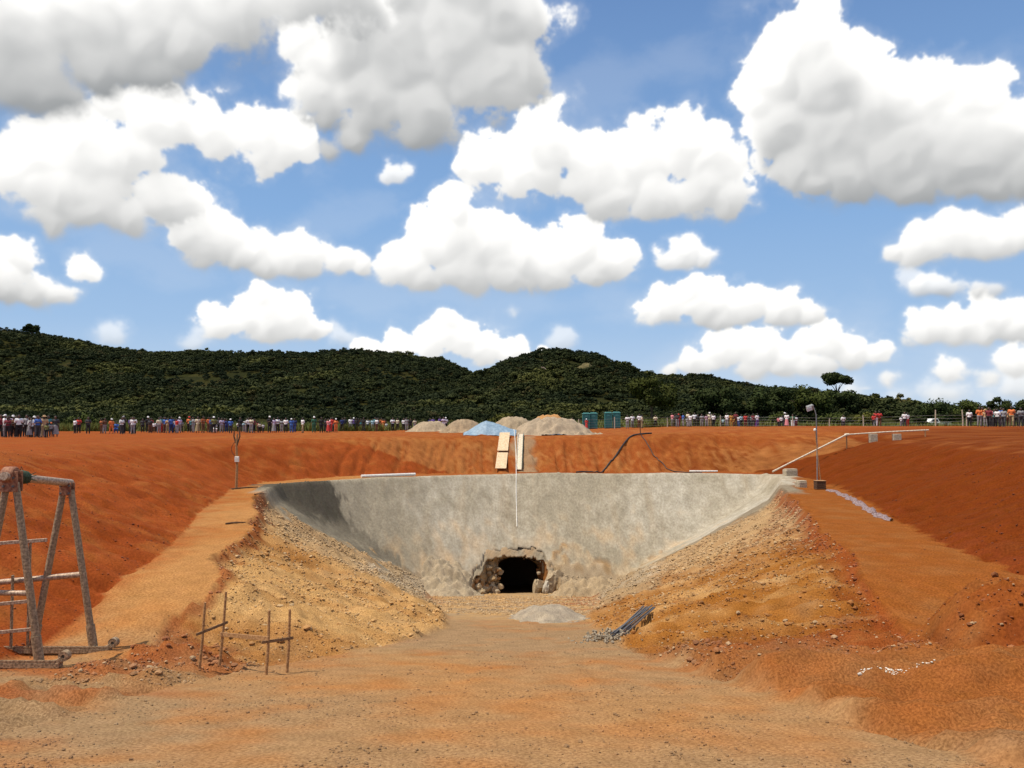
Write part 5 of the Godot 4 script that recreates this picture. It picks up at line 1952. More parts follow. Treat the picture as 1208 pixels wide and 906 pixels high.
func thing_materials() -> void:
	mats.stone = stuff_of(grain(1, 0.03, Color(0.72, 0.70, 0.68), Color(1, 1, 1)), 0.8, 0.95, 0.0, true)
	mats.gravel = stuff_of(grain(2, 0.12, Color(0.62, 0.60, 0.58), Color(1, 1, 1)), 1.1, 0.95, 0.0, true)
	mats.rust = stuff_of(grain(3, 0.02, Color(0.42, 0.35, 0.27), Color(0.68, 0.59, 0.48)), 0.35, 0.75, 0.1)
	mats.rust_red = stuff_of(grain(4, 0.02, Color(0.46, 0.28, 0.20), Color(0.62, 0.44, 0.33)), 0.4, 0.8)
	mats.steel_worn = stuff_of(grain(5, 0.02, Color(0.52, 0.43, 0.36), Color(0.74, 0.66, 0.58)), 0.3, 0.6, 0.3)
	mats.timber_grey = stuff_of(grain(6, 0.03, Color(0.42, 0.35, 0.27), Color(0.68, 0.58, 0.46), 1.0), 0.5, 0.9)
	mats.wood_pale = stuff_of(grain(7, 0.03, Color(0.52, 0.37, 0.23), Color(0.74, 0.58, 0.40)), 0.4, 0.9)
	mats.wood_bleached = stuff_of(grain(8, 0.03, Color(0.60, 0.56, 0.48), Color(0.80, 0.76, 0.68)), 0.5, 0.9)
	mats.wood_dark = stuff_of(grain(9, 0.03, Color(0.22, 0.15, 0.10), Color(0.42, 0.30, 0.20)), 0.4, 0.9)
	mats.wood_mid = stuff_of(grain(18, 0.03, Color(0.34, 0.25, 0.17), Color(0.54, 0.42, 0.30)), 0.4, 0.9)
	mats.plywood = stuff_of(grain(10, 0.02, Color(0.72, 0.62, 0.48), Color(0.84, 0.75, 0.62)), 1.2, 0.8)
	mats.concrete = stuff_of(grain(11, 0.03, Color(0.58, 0.53, 0.44), Color(0.76, 0.71, 0.62)), 0.9, 0.9)
	mats.pvc = stuff_of(grain(12, 0.02, Color(0.74, 0.68, 0.58), Color(0.88, 0.83, 0.75)), 1.0, 0.5)
	mats.white = stuff_of(grain(13, 0.02, Color(0.80, 0.79, 0.76), Color(0.93, 0.92, 0.90)), 1.0, 0.5)
	mats.lime = plain(Color(0.62, 0.57, 0.49), 0.95)
	mats.black = plain(Color(0.018, 0.016, 0.015), 0.55)
	mats.dark_steel = plain(Color(0.13, 0.125, 0.125), 0.55, 0.4)
	mats.dull_green = plain(Color(0.10, 0.14, 0.11), 0.6)
	mats.galvanised = stuff_of(grain(14, 0.05, Color(0.50, 0.50, 0.49), Color(0.70, 0.70, 0.69)), 0.6, 0.5, 0.5)
	mats.tarp = stuff_of(grain(15, 0.02, Color(0.42, 0.52, 0.60), Color(0.56, 0.65, 0.72)), 1.6, 0.6)
	mats.film = stuff_of(grain(16, 0.04, Color(0.30, 0.21, 0.19), Color(0.70, 0.62, 0.62)), 0.7, 0.5)
	mats.teal = plain(Color(0.020, 0.16, 0.155), 0.55)
	mats.teal_dark = plain(Color(0.014, 0.11, 0.11), 0.5)
	mats.teal_pale = plain(Color(0.06, 0.25, 0.24), 0.5)
	mats.car_white = plain(Color(0.78, 0.78, 0.76), 0.25)
	mats.car_glass = plain(Color(0.02, 0.025, 0.03), 0.08)
	mats.bark = stuff_of(grain(17, 0.03, Color(0.24, 0.19, 0.14), Color(0.42, 0.35, 0.28)), 0.6, 0.95)
	var l := StandardMaterial3D.new()
	l.vertex_color_use_as_albedo = true
	l.roughness = 0.75
	l.metallic_specular = 0.2
	l.cull_mode = BaseMaterial3D.CULL_DISABLED
	l.backlight_enabled = true
	l.backlight = Color(0.25, 0.30, 0.10)
	mats.leaf = l

# where each onlooker stands: group, x, distance, top, lower garment, headwear, pose
const CROWD := [
	["leftmost crowd", -40.9, 66.9, "maroon", "black", "", "a"],
	["leftmost crowd", -42.3, 69.5, "red", "black", "", "b"],
	["leftmost crowd", -40.3, 66.5, "white", "grey", "white cap", "a"],
	["leftmost crowd", -39.7, 65.8, "maroon", "black", "", "b"],
	["leftmost crowd", -42.5, 70.6, "black", "black", "", "f"],
	["leftmost crowd", -42.4, 71.0, "lilac", "black", "white cap", "a"],
	["leftmost crowd", -39.8, 66.8, "brown", "black", "", "b"],
	["leftmost crowd", -40.1, 67.6, "maroon", "brown", "", "f"],
	["leftmost crowd", -39.3, 66.6, "white", "black", "", "a"],
	["leftmost crowd", -39.5, 67.1, "white", "black", "", "r"],
	["leftmost crowd", -41.4, 70.7, "charcoal", "charcoal", "", "a"],
	["leftmost crowd", -40.7, 70.1, "grey", "black", "", "f"],
	["leftmost crowd", -38.7, 67.1, "grey", "grey", "", "d"],
	["leftmost crowd", -38.6, 67.1, "white", "charcoal", "", "a"],
	["leftmost crowd", -38.5, 67.3, "white", "grey", "white cap", "c"],
	["leftmost crowd", -40.1, 70.3, "blue", "brown", "", "f"],
	["leftmost crowd", -39.9, 70.2, "white", "black", "", "a"],
	["leftmost crowd", -37.5, 66.1, "blue", "charcoal", "", "b"],
	["leftmost crowd", -38.1, 67.5, "black", "black", "", "b"],
	["leftmost crowd", -38.4, 68.4, "black", "grey", "", "a"],
	["leftmost crowd", -37.5, 67.0, "tan", "khaki", "tan hat", "a"],
	["leftmost crowd", -36.8, 66.1, "olive", "black", "", "f"],
	["leftmost crowd", -39.0, 70.3, "teal", "charcoal", "", "b"],
	["leftmost crowd", -38.7, 70.2, "grey", "charcoal", "orange cap", "a"],
	["leftmost crowd", -38.5, 70.5, "charcoal", "grey", "", "d"],
	["sparse", -46.1, 88.2, "white", "black", "", "a"],
	["sparse", -46.7, 90.1, "red", "black", "", "b"],
	["sparse", -43.4, 85.6, "charcoal", "black", "", "b"],
	["sparse", -43.4, 88.4, "rust", "brown", "", "b"],
	["sparse", -42.6, 87.4, "brown", "grey", "", "a"],
	["sparse", -41.4, 86.4, "orange", "orange", "white cap", "f"],
	["sparse", -42.5, 89.8, "blue", "blue", "", "s"],
	["sparse", -39.6, 84.8, "white", "charcoal", "", "b"],
	["sparse", -41.3, 88.6, "grey", "charcoal", "", "a"],
	["sparse", -40.8, 87.8, "charcoal", "black", "grey cap", "c"],
	["sparse", -39.9, 87.5, "purple", "black", "", "a"],
	["sparse", -38.7, 85.3, "white", "grey", "", "c"],
	["sparse", -38.7, 85.6, "white", "black", "", "b"],
	["poleleft", -42.8, 96.9, "charcoal", "black", "", "c"],
	["poleleft", -41.3, 94.8, "black", "black", "white cap", "a"],
	["poleleft", -39.6, 91.5, "charcoal", "brown", "", "b"],
	["poleleft", -41.3, 95.7, "red", "black", "", "a"],
	["poleleft", -40.6, 94.8, "white", "brown", "", "a"],
	["poleleft", -41.2, 96.8, "white", "black", "", "r"],
	["poleleft", -38.4, 90.9, "cream", "grey", "", "a"],
	["poleleft", -40.1, 95.4, "teal", "red", "", "a"],
	["poleleft", -40.1, 95.8, "white", "brown", "", "b"],
	["poleleft", -40.2, 96.5, "navy", "navy", "", "a"],
	["poleleft", -38.4, 92.6, "blue", "brown", "", "a"],
	["poleleft", -38.0, 92.3, "tan", "khaki", "", "a"],
	["poleleft", -36.9, 90.5, "blue", "navy", "", "c"],
	["poleleft", -36.8, 90.8, "blue", "brown", "", "a"],
	["poleleft", -38.6, 95.6, "white", "black", "", "a"],
	["poleleft", -36.2, 90.3, "red", "grey", "", "a"],
	["poleleft", -36.8, 92.5, "lilac", "grey", "white cap", "a"],
	["poleleft", -37.9, 95.9, "grey", "black", "", "b"],
	["poleleft", -37.9, 96.5, "olive", "olive", "", "d"],
	["poleleft", -37.3, 96.6, "orange", "black", "red cap", "c"],
	["poleleft", -36.9, 96.2, "teal", "charcoal", "", "a"],
	["poleleft", -36.1, 94.7, "grey", "grey", "", "b"],
	["poleleft", -34.7, 92.3, "cream", "khaki", "", "d"],
	["poleleft", -34.0, 92.0, "rust", "brown", "", "b"],
	["poleleft", -35.3, 97.2, "orange", "brown", "", "a"],
	["poleleft", -34.0, 94.4, "blue", "charcoal", "", "a"],
	["poleleft", -32.3, 90.5, "olive", "black", "white cap", "a"],
	["poleleft", -33.0, 92.8, "white", "white", "", "s"],
	["poleleft", -33.7, 96.1, "charcoal", "black", "", "a"],
	["poleleft", -32.8, 94.4, "lilac", "grey", "", "b"],
	["poleleft", -33.5, 97.4, "maroon", "brown", "", "b"],
	["poleleft", -33.1, 96.9, "navy", "navy", "", "a"],
	["poleleft", -30.5, 90.6, "blue", "charcoal", "white cap", "a"],
	["poleright", -32.0, 97.7, "white", "black", "", "b"],
	["poleright", -31.6, 97.2, "black", "charcoal", "", "a"],
	["poleright", -31.0, 96.7, "cyan", "grey", "white cap", "b"],
	["poleright", -30.4, 95.8, "grey", "grey", "", "a"],
	["poleright", -29.8, 94.5, "white", "black", "", "a"],
	["poleright", -29.0, 93.0, "cream", "grey", "", "b"],
	["poleright", -29.1, 94.3, "maroon", "black", "", "b"],
	["poleright", -29.5, 97.0, "maroon", "brown", "", "a"],
	["poleright", -28.9, 95.7, "cream", "black", "", "a"],
	["poleright", -28.4, 95.4, "white", "charcoal", "", "b"],
	["poleright", -26.8, 92.4, "black", "black", "white cap", "b"],
	["poleright", -27.2, 95.5, "lilac", "grey", "", "d"],
	["poleright", -27.2, 97.0, "white", "black", "", "b"],
	["poleright", -27.1, 98.4, "grey", "grey", "", "b"],
	["poleright", -25.3, 93.5, "white", "black", "", "a"],
	["poleright", -24.8, 94.0, "blue", "blue", "white cap", "a"],
	["poleright", -25.0, 96.1, "navy", "navy", "", "f"],
	["poleright", -23.5, 93.9, "white", "khaki", "", "f"],
	["poleright", -22.3, 94.1, "green", "green", "white cap", "a"],
	["poleright", -21.1, 92.5, "black", "black", "", "a"],
	["poleright", -21.5, 96.4, "charcoal", "black", "", "b"],
	["poleright", -20.9, 95.2, "pink", "red", "", "d"],
	["poleright", -21.4, 98.9, "white", "charcoal", "", "c"],
	["poleright", -21.2, 98.7, "red", "red", "", "c"],
	["poleright", -20.8, 97.7, "charcoal", "black", "", "b"],
	["poleright", -20.0, 95.0, "orange", "orange", "white cap", "b"],
	["heapleft", -21.9, 107.7, "navy", "black", "", "f"],
	["heapleft", -22.2, 110.8, "charcoal", "black", "", "a"],
	["heapleft", -21.0, 108.7, "white", "grey", "", "c"],
	["heapleft", -20.8, 109.9, "purple", "black", "white cap", "c"],
	["heapleft", -20.2, 108.6, "black", "black", "", "b"],
	["heapleft", -20.3, 110.4, "brown", "charcoal", "", "c"],
	["heapleft", -20.4, 112.8, "teal", "charcoal", "", "f"],
	["heapleft", -19.2, 108.2, "black", "charcoal", "", "b"],
	["heapleft", -19.7, 114.1, "white", "black", "", "a"],
	["heapleft", -18.9, 113.3, "cyan", "grey", "", "a"],
	["heapleft", -18.7, 114.1, "teal", "black", "", "c"],
	["heapleft", -17.4, 107.5, "white", "brown", "", "b"],
	["heapleft", -18.2, 113.6, "charcoal", "black", "", "a"],
	["heapleft", -17.6, 112.5, "rust", "brown", "", "a"],
	["heapleft", -17.2, 111.6, "orange", "orange", "", "a"],
	["heapleft", -17.3, 113.4, "maroon", "grey", "", "c"],
	["heapleft", -16.7, 111.3, "white", "khaki", "", "b"],
	["heapleft", -15.7, 109.9, "white", "black", "", "b"],
	["heapleft", -15.6, 113.9, "cream", "black", "", "a"],
	["heapleft", -14.6, 112.7, "white", "black", "", "a"],
	["heapleft", -14.5, 113.8, "maroon", "charcoal", "", "a"],
	["heapleft", -14.0, 111.1, "grey", "grey", "", "a"],
	["heapleft", -13.0, 106.8, "black", "black", "", "f"],
	["heapleft", -13.1, 112.5, "cream", "grey", "", "b"],
	["betweenheaps", -10.5, 107.1, "navy", "black", "", "b"],
	["betweenheaps", -9.5, 100.4, "purple", "white", "", "a"],
	["betweenheaps", -9.2, 101.3, "blue", "grey", "", "b"],
	["betweenheaps", -8.9, 102.7, "purple", "grey", "", "b"],
	["betweenheaps", -8.7, 106.3, "lilac", "white", "", "b"],
	["betweenheaps", -8.5, 107.4, "white", "black", "white cap", "b"],
	["toilets", 7.4, 102.1, "white", "black", "", "a"],
	["toilets", 9.6, 107.7, "red", "red", "white cap", "d"],
	["toilets", 14.2, 102.9, "white", "grey", "", "b"],
	["toilets", 15.7, 109.1, "white", "grey", "", "r"],
	["toilets", 16.3, 107.0, "white", "brown", "", "a"],
	["toilets", 15.9, 102.3, "cream", "khaki", "", "a"],
	["toilets", 18.6, 108.3, "cream", "black", "", "b"],
	["tree", 20.8, 108.4, "pink", "grey", "", "a"],
	["tree", 21.1, 107.8, "charcoal", "black", "", "f"],
	["tree", 20.1, 101.6, "charcoal", "grey", "", "b"],
	["tree", 20.9, 104.7, "red", "maroon", "red cap", "a"],
	["tree", 22.0, 107.4, "blue", "grey", "", "a"],
	["tree", 21.8, 104.1, "grey", "grey", "", "f"],
	["tree", 22.1, 105.0, "cream", "grey", "", "b"],
	["tree", 21.7, 101.7, "white", "grey", "", "a"],
	["tree", 23.7, 108.5, "white", "black", "", "r"],
	["tree", 23.9, 107.5, "black", "black", "", "a"],
	["tree", 23.9, 105.2, "grey", "grey", "", "b"],
	["tree", 24.3, 104.4, "mauve", "grey", "", "c"],
	["tree", 25.1, 107.3, "brown", "charcoal", "", "a"],
	["tree", 25.1, 106.1, "cream", "khaki", "white cap", "a"],
	["tree", 25.4, 106.2, "teal", "black", "", "f"],
	["tree", 25.3, 104.9, "white", "black", "", "a"],
	["post", 26.9, 106.5, "cyan", "charcoal", "", "a"],
	["post", 26.5, 103.0, "white", "grey", "", "a"],
	["post", 26.6, 101.4, "ochre", "ochre", "", "a"],
	["post", 27.2, 102.6, "ochre", "brown", "", "f"],
	["post", 27.5, 102.7, "maroon", "brown", "", "b"],
	["post", 29.2, 107.9, "white", "blue", "", "a"],
	["post", 29.0, 105.8, "cyan", "black", "", "a"],
	["post", 29.4, 105.2, "red", "maroon", "", "a"],
	["post", 29.6, 104.4, "charcoal", "charcoal", "", "b"],
	["post", 30.5, 106.4, "cyan", "black", "", "b"],
	["post", 30.0, 103.9, "maroon", "charcoal", "", "a"],
	["post", 30.3, 104.2, "magenta", "magenta", "", "d"],
	["post", 30.3, 103.3, "white", "purple", "", "a"],
	["smallgroup", 31.2, 97.8, "pink", "black", "", "f"],
	["smallgroup", 31.1, 96.5, "white", "black", "", "f"],
	["smallgroup", 32.6, 99.9, "black", "charcoal", "white cap", "c"],
	["smallgroup", 31.4, 95.5, "white", "pink", "", "d"],
	["smallgroup", 34.3, 102.1, "green", "white", "", "b"],
	["smallgroup", 34.7, 102.1, "white", "maroon", "", "b"],
	["alone", 40.5, 102.2, "white", "charcoal", "", "b"],
	["redtrio", 37.4, 86.4, "red", "charcoal", "", "f"],
	["redtrio", 38.2, 87.8, "red", "white", "", "b"],
	["redtrio", 38.9, 88.5, "red", "brown", "", "b"],
	["whitepair", 40.5, 87.0, "white", "grey", "", "a"],
	["whitepair", 42.1, 89.6, "white", "charcoal", "", "a"],
	["whitepair", 43.1, 91.1, "white", "red", "", "a"],
	["loner", 43.4, 79.3, "white", "black", "", "a"],
	["rightmost", 42.0, 75.1, "orange", "grey", "", "c"],
	["rightmost", 43.0, 76.3, "orange", "charcoal", "", "a"],
	["rightmost", 41.5, 73.2, "tan", "grey", "tan hat", "a"],
	["rightmost", 41.5, 72.7, "maroon", "black", "", "f"],
	["rightmost", 42.1, 73.6, "pink", "charcoal", "", "b"],
	["rightmost", 44.2, 76.7, "red", "black", "", "a"],
	["rightmost", 42.7, 73.9, "teal", "charcoal", "", "a"],
	["rightmost", 42.7, 73.5, "white", "charcoal", "", "a"],
	["rightmost", 43.0, 73.4, "blue", "grey", "", "a"],
	["rightmost", 45.0, 76.7, "maroon", "black", "", "b"],
	["rightmost", 42.2, 71.7, "grey", "charcoal", "", "f"],
	["rightmost", 45.4, 76.4, "tan", "brown", "", "f"],
	["rightmost", 44.0, 73.6, "orange", "khaki", "", "f"],
	["rightmost", 46.5, 77.1, "charcoal", "black", "", "a"],
	["rightmost", 44.2, 72.6, "grey", "charcoal", "", "b"],
	["rightmost", 46.2, 75.4, "charcoal", "black", "", "a"],
]
const PLACES := {"leftmost crowd": "leftmost crowd", "sparse": "sparse group below left hill", "poleleft": "crowd left of forked pole", "poleright": "crowd right of forked pole", "heapleft": "crowd left of gravel heaps", "betweenheaps": "group between gravel heaps", "toilets": "people around teal toilets", "tree": "crowd right of flat-topped tree", "post": "crowd beside middle fence post", "smallgroup": "group left of floodlight", "alone": "", "redtrio": "red trio beyond floodlight", "whitepair": "white group left of pickup", "loner": "", "rightmost": "rightmost crowd"}
const ORDER := ["first", "second", "third", "fourth", "fifth", "sixth", "seventh", "eighth", "ninth", "tenth", "eleventh", "twelfth", "thirteenth", "fourteenth", "fifteenth", "sixteenth", "seventeenth", "eighteenth", "nineteenth", "twentieth", "twenty-first", "twenty-second", "twenty-third", "twenty-fourth", "twenty-fifth", "twenty-sixth", "twenty-seventh", "twenty-eighth", "twenty-ninth", "thirtieth", "thirty-first", "thirty-second", "thirty-third", "thirty-fourth", "thirty-fifth", "thirty-sixth", "thirty-seventh", "thirty-eighth", "thirty-ninth", "fortieth"]
# ---------------------------------------------------------------- people
func bone_mesh(bones: Array, cell: float, blend: float) -> ArrayMesh:
	# tapered capsules joined by a smooth minimum and meshed as surface nets
	var lo := Vector3(1e9, 1e9, 1e9)
	var hi := -lo
	for b in bones:
		var r: float = maxf(b[2], b[3]) + 0.06
		lo = lo.min(b[0] - Vector3.ONE * r).min(b[1] - Vector3.ONE * r)
		hi = hi.max(b[0] + Vector3.ONE * r).max(b[1] + Vector3.ONE * r)
	var nx: int = int((hi.x - lo.x) / cell) + 2
	var ny: int = int((hi.y - lo.y) / cell) + 2
	var nz: int = int((hi.z - lo.z) / cell) + 2
	var f := PackedFloat32Array()
	f.resize(nx * ny * nz)
	f.fill(1.0)
	for b in bones:
		var r: float = maxf(b[2], b[3]) + 0.055
		var p0: Vector3 = (b[0].min(b[1]) - Vector3.ONE * r - lo) / cell
		var p1: Vector3 = (b[0].max(b[1]) + Vector3.ONE * r - lo) / cell
		var ab: Vector3 = b[1] - b[0]
		var l2: float = maxf(ab.length_squared(), 1e-8)
		for z in range(maxi(0, int(p0.z)), mini(nz, int(p1.z) + 2)):
			for y in range(maxi(0, int(p0.y)), mini(ny, int(p1.y) + 2)):
				for x in range(maxi(0, int(p0.x)), mini(nx, int(p1.x) + 2)):
					var p: Vector3 = lo + Vector3(x, y, z) * cell
					var t: float = clampf((p - b[0]).dot(ab) / l2, 0.0, 1.0)
					var q: float = (p - b[0] - ab * t).length() - lerpf(b[2], b[3], t)
					var k: int = (z * ny + y) * nx + x
					f[k] = smin(f[k], q, blend)
	var at := {}
	var pts := PackedVector3Array()
	var nor := PackedVector3Array()
	var step := [1, nx, nx * ny]
	for z in nz - 1:
		for y in ny - 1:
			for x in nx - 1:
				var k: int = (z * ny + y) * nx + x
				var sum := Vector3.ZERO
				var n := 0
				var inside := 0
				for c in 8:
					if f[k + (c & 1) + ((c >> 1) & 1) * nx + (c >> 2) * nx * ny] < 0.0:
						inside += 1
				if inside == 0 or inside == 8:
					continue
				for a in 3:
					var u: int = (a + 1) % 3
					var w: int = (a + 2) % 3
					for c in 4:
						var o := Vector3.ZERO
						o[u] = c & 1
						o[w] = c >> 1
						var k0: int = k + (c & 1) * step[u] + (c >> 1) * step[w]
						var f0: float = f[k0]
						var f1: float = f[k0 + step[a]]
						if (f0 < 0.0) != (f1 < 0.0):
							o[a] = f0 / (f0 - f1)
							sum += o
							n += 1
				at[k] = pts.size()
				pts.append(lo + (Vector3(x, y, z) + sum / n) * cell)
				var g := Vector3(f[k + 1] - f[k], f[k + nx] - f[k], f[k + nx * ny] - f[k])
				nor.append(g.normalized() if g.length() > 1e-6 else Vector3.UP)
	var s := Solid.new()
	for k in at:
		var z: int = k / (nx * ny)
		var y: int = (k / nx) % ny
		var x: int = k % nx
		for a in 3:
			var u: int = (a + 1) % 3
			var w: int = (a + 2) % 3
			var g := [x, y, z]
			if g[u] == 0 or g[w] == 0:
				continue
			if (f[k] < 0.0) == (f[k + step[a]] < 0.0):
				continue
			var q := [k, k - step[u], k - step[u] - step[w], k - step[w]]
			if not (at.has(q[1]) and at.has(q[2]) and at.has(q[3])):
				continue
			var i0: int = at[q[0]]
			var i1: int = at[q[1]]
			var i2: int = at[q[2]]
			var i3: int = at[q[3]]
			s.tri(pts[i0], pts[i1], pts[i2], nor[i0], nor[i1], nor[i2])
			s.tri(pts[i0], pts[i2], pts[i3], nor[i0], nor[i2], nor[i3])
	return s.mesh(null)

func pose_bones(kind: String) -> Dictionary:
	# joints of a standing adult of 1.72 m facing +z; left is +x
	var lift := 0.0
	var knee_z := 0.0
	if kind == "s":
		lift = -0.42
		knee_z = 0.30
	var hip := Vector3(0, 0.90 + lift, -0.05 if kind == "s" else 0.0)
	var chest := hip + Vector3(0, 0.38, 0.06 if kind == "s" else 0.01)
	var neck := chest + Vector3(0, 0.17, 0.01)
	var head := neck + Vector3(0, 0.15, 0.03)
	var body := []
	var top := []
	var low := []
	# trunk
	top.append([hip + Vector3(-0.05, 0.08, 0), hip + Vector3(0.05, 0.08, 0), 0.125, 0.125])
	top.append([hip + Vector3(0, 0.1, 0), chest, 0.125, 0.14])
	top.append([chest + Vector3(-0.11, 0.02, 0), chest + Vector3(0.11, 0.02, 0), 0.115, 0.115])
	top.append([chest + Vector3(-0.14, 0.10, 0), chest + Vector3(0.14, 0.10, 0), 0.075, 0.075])
	body.append([chest + Vector3(0, 0.08, 0), neck + Vector3(0, 0.05, 0.01), 0.06, 0.052])
	# head with jaw, nose and ears
	body.append([head + Vector3(0, 0.01, -0.01), head + Vector3(0, 0.045, -0.01), 0.088, 0.086])
	body.append([head + Vector3(0, -0.06, 0.03), head + Vector3(0, 0.0, 0.02), 0.056, 0.07])
	body.append([head + Vector3(0, -0.01, 0.09), head + Vector3(0, 0.025, 0.085), 0.018, 0.012])
	for s in [-1.0, 1.0]:
		body.append([head + Vector3(s * 0.088, -0.01, -0.005), head + Vector3(s * 0.09, 0.02, -0.01), 0.018, 0.02])
		# arms
		var sh := chest + Vector3(s * 0.19, 0.11, 0)
		var el := sh + Vector3(s * 0.05, -0.28, -0.02)
		var wr := el + Vector3(s * 0.0, -0.25, 0.05)
		if kind == "b":
			el = sh + Vector3(s * 0.06, -0.26, 0.02)
			wr = el + Vector3(-s * 0.20, 0.04, 0.17)
		elif kind == "c" and s > 0.0:
			el = sh + Vector3(0.12, -0.14, 0.17)
			wr = el + Vector3(-0.12, 0.22, 0.02)
		elif kind == "r":
			el = sh + Vector3(s * 0.16, -0.2, -0.02)
			wr = el + Vector3(-s * 0.13, -0.18, 0.06)
		elif kind == "s":
			el = sh + Vector3(s * 0.02, -0.22, 0.12)
			wr = el + Vector3(-s * 0.05, -0.05, 0.22)
		top.append([sh, sh.lerp(el, 0.85), 0.06, 0.052])
		body.append([sh.lerp(el, 0.6), el, 0.046, 0.040])
		body.append([el, wr, 0.040, 0.028])
		var hd: Vector3 = (wr - el).normalized()
		body.append([wr, wr + hd * 0.07, 0.030, 0.034])
		for q in 4:
			var off := Vector3(0.0, 0.0, (q - 1.5) * 0.022)
			body.append([wr + hd * 0.08 + off, wr + hd * (0.15 + 0.012 * (q % 3)) + off * 1.1 + Vector3(0, 0, 0.012), 0.012, 0.009])
		body.append([wr + hd * 0.03, wr + hd * 0.09 + Vector3(-s * 0.02, 0, 0.045), 0.012, 0.010])
		# legs
		var hj := hip + Vector3(s * 0.095, 0.0, 0)
		var stride: float = 0.0 if kind != "f" else s * 0.14
		var kn := Vector3(s * 0.11, 0.48, 0.02 + stride)
		var an := Vector3(s * 0.12, 0.085, -0.02 + stride * 1.2)
		if kind == "s":
			kn = Vector3(s * 0.17, 0.50, knee_z)
			an = Vector3(s * 0.14, 0.085, 0.02)
		low.append([hj, kn, 0.098, 0.066])
		low.append([kn, an + Vector3(0, 0.05, 0), 0.066, 0.055])
		low.append([hip + Vector3(-0.06, 0.02, 0), hip + Vector3(0.06, 0.02, 0), 0.128, 0.128])
		body.append([an, an + Vector3(0, -0.03, -0.03), 0.042, 0.045])
		body.append([an + Vector3(0, -0.04, 0.0), an + Vector3(s * 0.015, -0.055, 0.15), 0.042, 0.034])
	return {"body": body, "top": top, "low": low, "head": head, "hip": hip}

func swell(bones: Array, more: float) -> Array:
	var out := []
	for b in bones:
		out.append([b[0], b[1], b[2] + more, b[3] + more])
	return out

const CLOTH := {"black": [0.014, 0.014, 0.016], "blue": [0.05, 0.13, 0.42], "brown": [0.13, 0.06, 0.03], "charcoal": [0.04, 0.042, 0.048], "cream": [0.62, 0.55, 0.40], "cyan": [0.36, 0.55, 0.62], "green": [0.03, 0.12, 0.07], "grey": [0.26, 0.26, 0.27], "khaki": [0.32, 0.25, 0.14], "lilac": [0.48, 0.40, 0.55], "magenta": [0.42, 0.05, 0.22], "maroon": [0.16, 0.02, 0.03], "mauve": [0.36, 0.24, 0.30], "navy": [0.02, 0.035, 0.14], "ochre": [0.42, 0.22, 0.05], "olive": [0.17, 0.18, 0.06], "orange": [0.70, 0.18, 0.05], "pink": [0.62, 0.22, 0.24], "purple": [0.14, 0.08, 0.30], "red": [0.48, 0.035, 0.03], "rust": [0.34, 0.10, 0.03], "tan": [0.46, 0.31, 0.17], "teal": [0.06, 0.22, 0.24], "white": [0.74, 0.74, 0.75]}

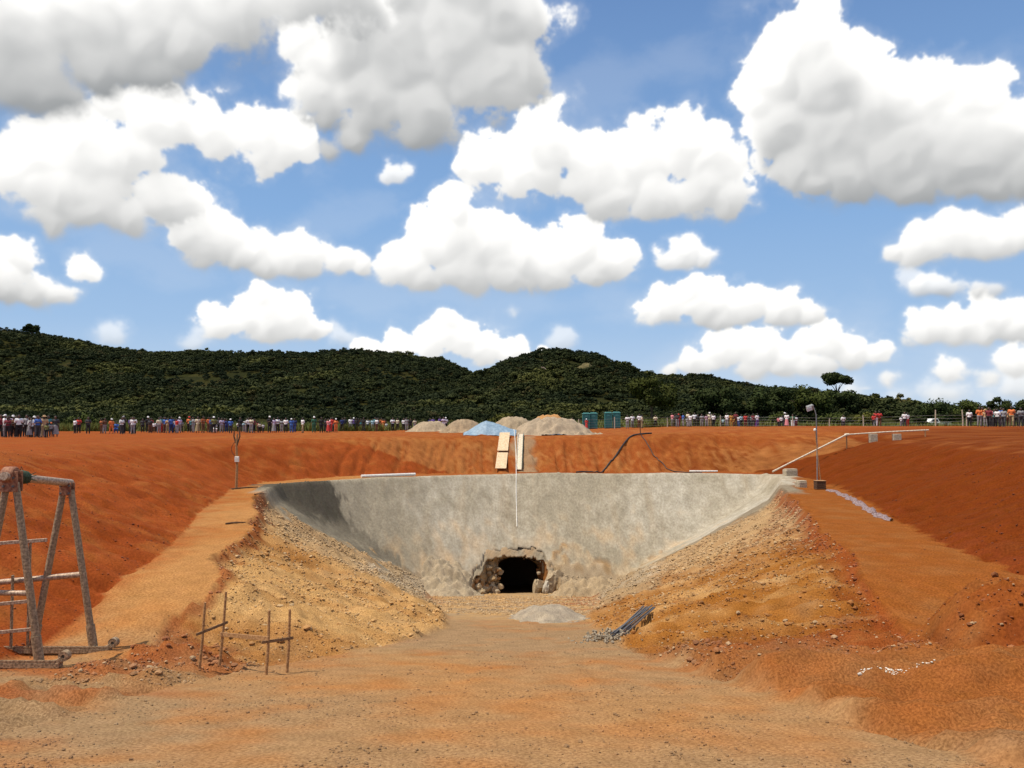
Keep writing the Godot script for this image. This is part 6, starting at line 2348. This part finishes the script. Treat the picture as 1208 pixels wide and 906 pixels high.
func build_people() -> void:
	var skins := [plain(Color(0.085, 0.045, 0.028), 0.6), plain(Color(0.055, 0.030, 0.020), 0.6), plain(Color(0.12, 0.065, 0.04), 0.6)]
	var hair_m := plain(Color(0.012, 0.010, 0.009), 0.8)
	var cloth := {}
	for k in CLOTH:
		var v: Array = CLOTH[k]
		cloth[k] = plain(Color(v[0], v[1], v[2]), 0.9)
	var kinds := {}
	for k in ["a", "b", "c", "f", "r", "s", "d"]:
		var p: Dictionary = pose_bones(k)
		var whole: Array = p.body + swell(p.top, -0.012) + swell(p.low, -0.012)
		var made := {"body": bone_mesh(whole, 0.033, 0.03), "top": bone_mesh(swell(p.top, 0.008), 0.035, 0.03), "low": bone_mesh(swell(p.low, 0.008), 0.035, 0.03)}
		if k == "d":
			var skirt := Solid.new()
			skirt.lathe([[0.135, 1.02], [0.17, 0.9], [0.21, 0.6], [0.26, 0.22], [0.24, 0.21], [0.10, 0.24]], 14)
			made.low = skirt.mesh(null)
		var hair := Solid.new()
		hair.lathe([[0.098, -0.02], [0.104, 0.03], [0.095, 0.08], [0.06, 0.125], [0.0, 0.14]], 12, p.head + Vector3(0, 0.01, -0.02), Basis(Vector3.RIGHT, -0.25))
		made.hair = hair.mesh(null)
		var cap := Solid.new()
		cap.lathe([[0.104, 0.03], [0.108, 0.06], [0.098, 0.12], [0.06, 0.16], [0.0, 0.17]], 12, p.head + Vector3(0, 0.0, -0.01))
		cap.box(p.head + Vector3(0, 0.045, 0.13), Vector3(0.15, 0.014, 0.11), Basis(Vector3.RIGHT, 0.2), 0.004)
		made.cap = cap.mesh(null)
		var hat := Solid.new()
		hat.lathe([[0.10, 0.03], [0.19, 0.02], [0.19, 0.035], [0.108, 0.05], [0.10, 0.12], [0.06, 0.15], [0.0, 0.155]], 14, p.head)
		made.hat = hat.mesh(null)
		kinds[k] = made
	var rng := RandomNumberGenerator.new()
	rng.seed = 88
	var counted := {}
	for c in CROWD:
		var i: int = counted.get(c[0], 0)
		counted[c[0]] = i + 1
		var below: String = "skirt" if c[6] == "d" else "trousers"
		var what: String
		if c[5] != "":
			what = "person in %s shirt and %s" % [c[3], c[5]]
		elif c[3] == c[4]:
			what = "person dressed all in %s" % c[3]
		else:
			what = "person in %s shirt and %s %s" % [c[3], c[4], below]
		var place: String = PLACES[c[0]]
		var label: String
		if c[0] == "alone":
			label = what + " standing alone right of the floodlight"
		elif c[0] == "loner":
			label = what + " standing alone between two posts right of the pickup"
		else:
			label = "%s, %s from left in %s" % [what, ORDER[i], place]
		var o := thing("person", label, "person", on(c[1], c[2], -0.015), "onlookers standing along the rim")
		var made: Dictionary = kinds[c[6]]
		var add := func(called: String, me: Mesh, m: Material) -> void:
			var q := MeshInstance3D.new()
			q.name = called
			q.mesh = me
			q.material_override = m
			o.add_child(q, true)
		add.call("body", made.body, skins[rng.randi() % 3])
		add.call("shirt", made.top, cloth[c[3]])
		add.call(below, made.low, cloth[c[4]])
		if c[5] == "":
			add.call("hair", made.hair, hair_m)
		else:
			var words: PackedStringArray = c[5].split(" ")
			add.call(words[1], made[words[1]], cloth[words[0]])
		var size: float = rng.randf_range(0.90, 1.07) if rng.randf() > 0.13 else rng.randf_range(0.62, 0.82)
		o.scale = Vector3(size * rng.randf_range(0.97, 1.1), size, size)
		o.rotation.y = atan2(-c[1], c[2]) + rng.randfn() * 0.45
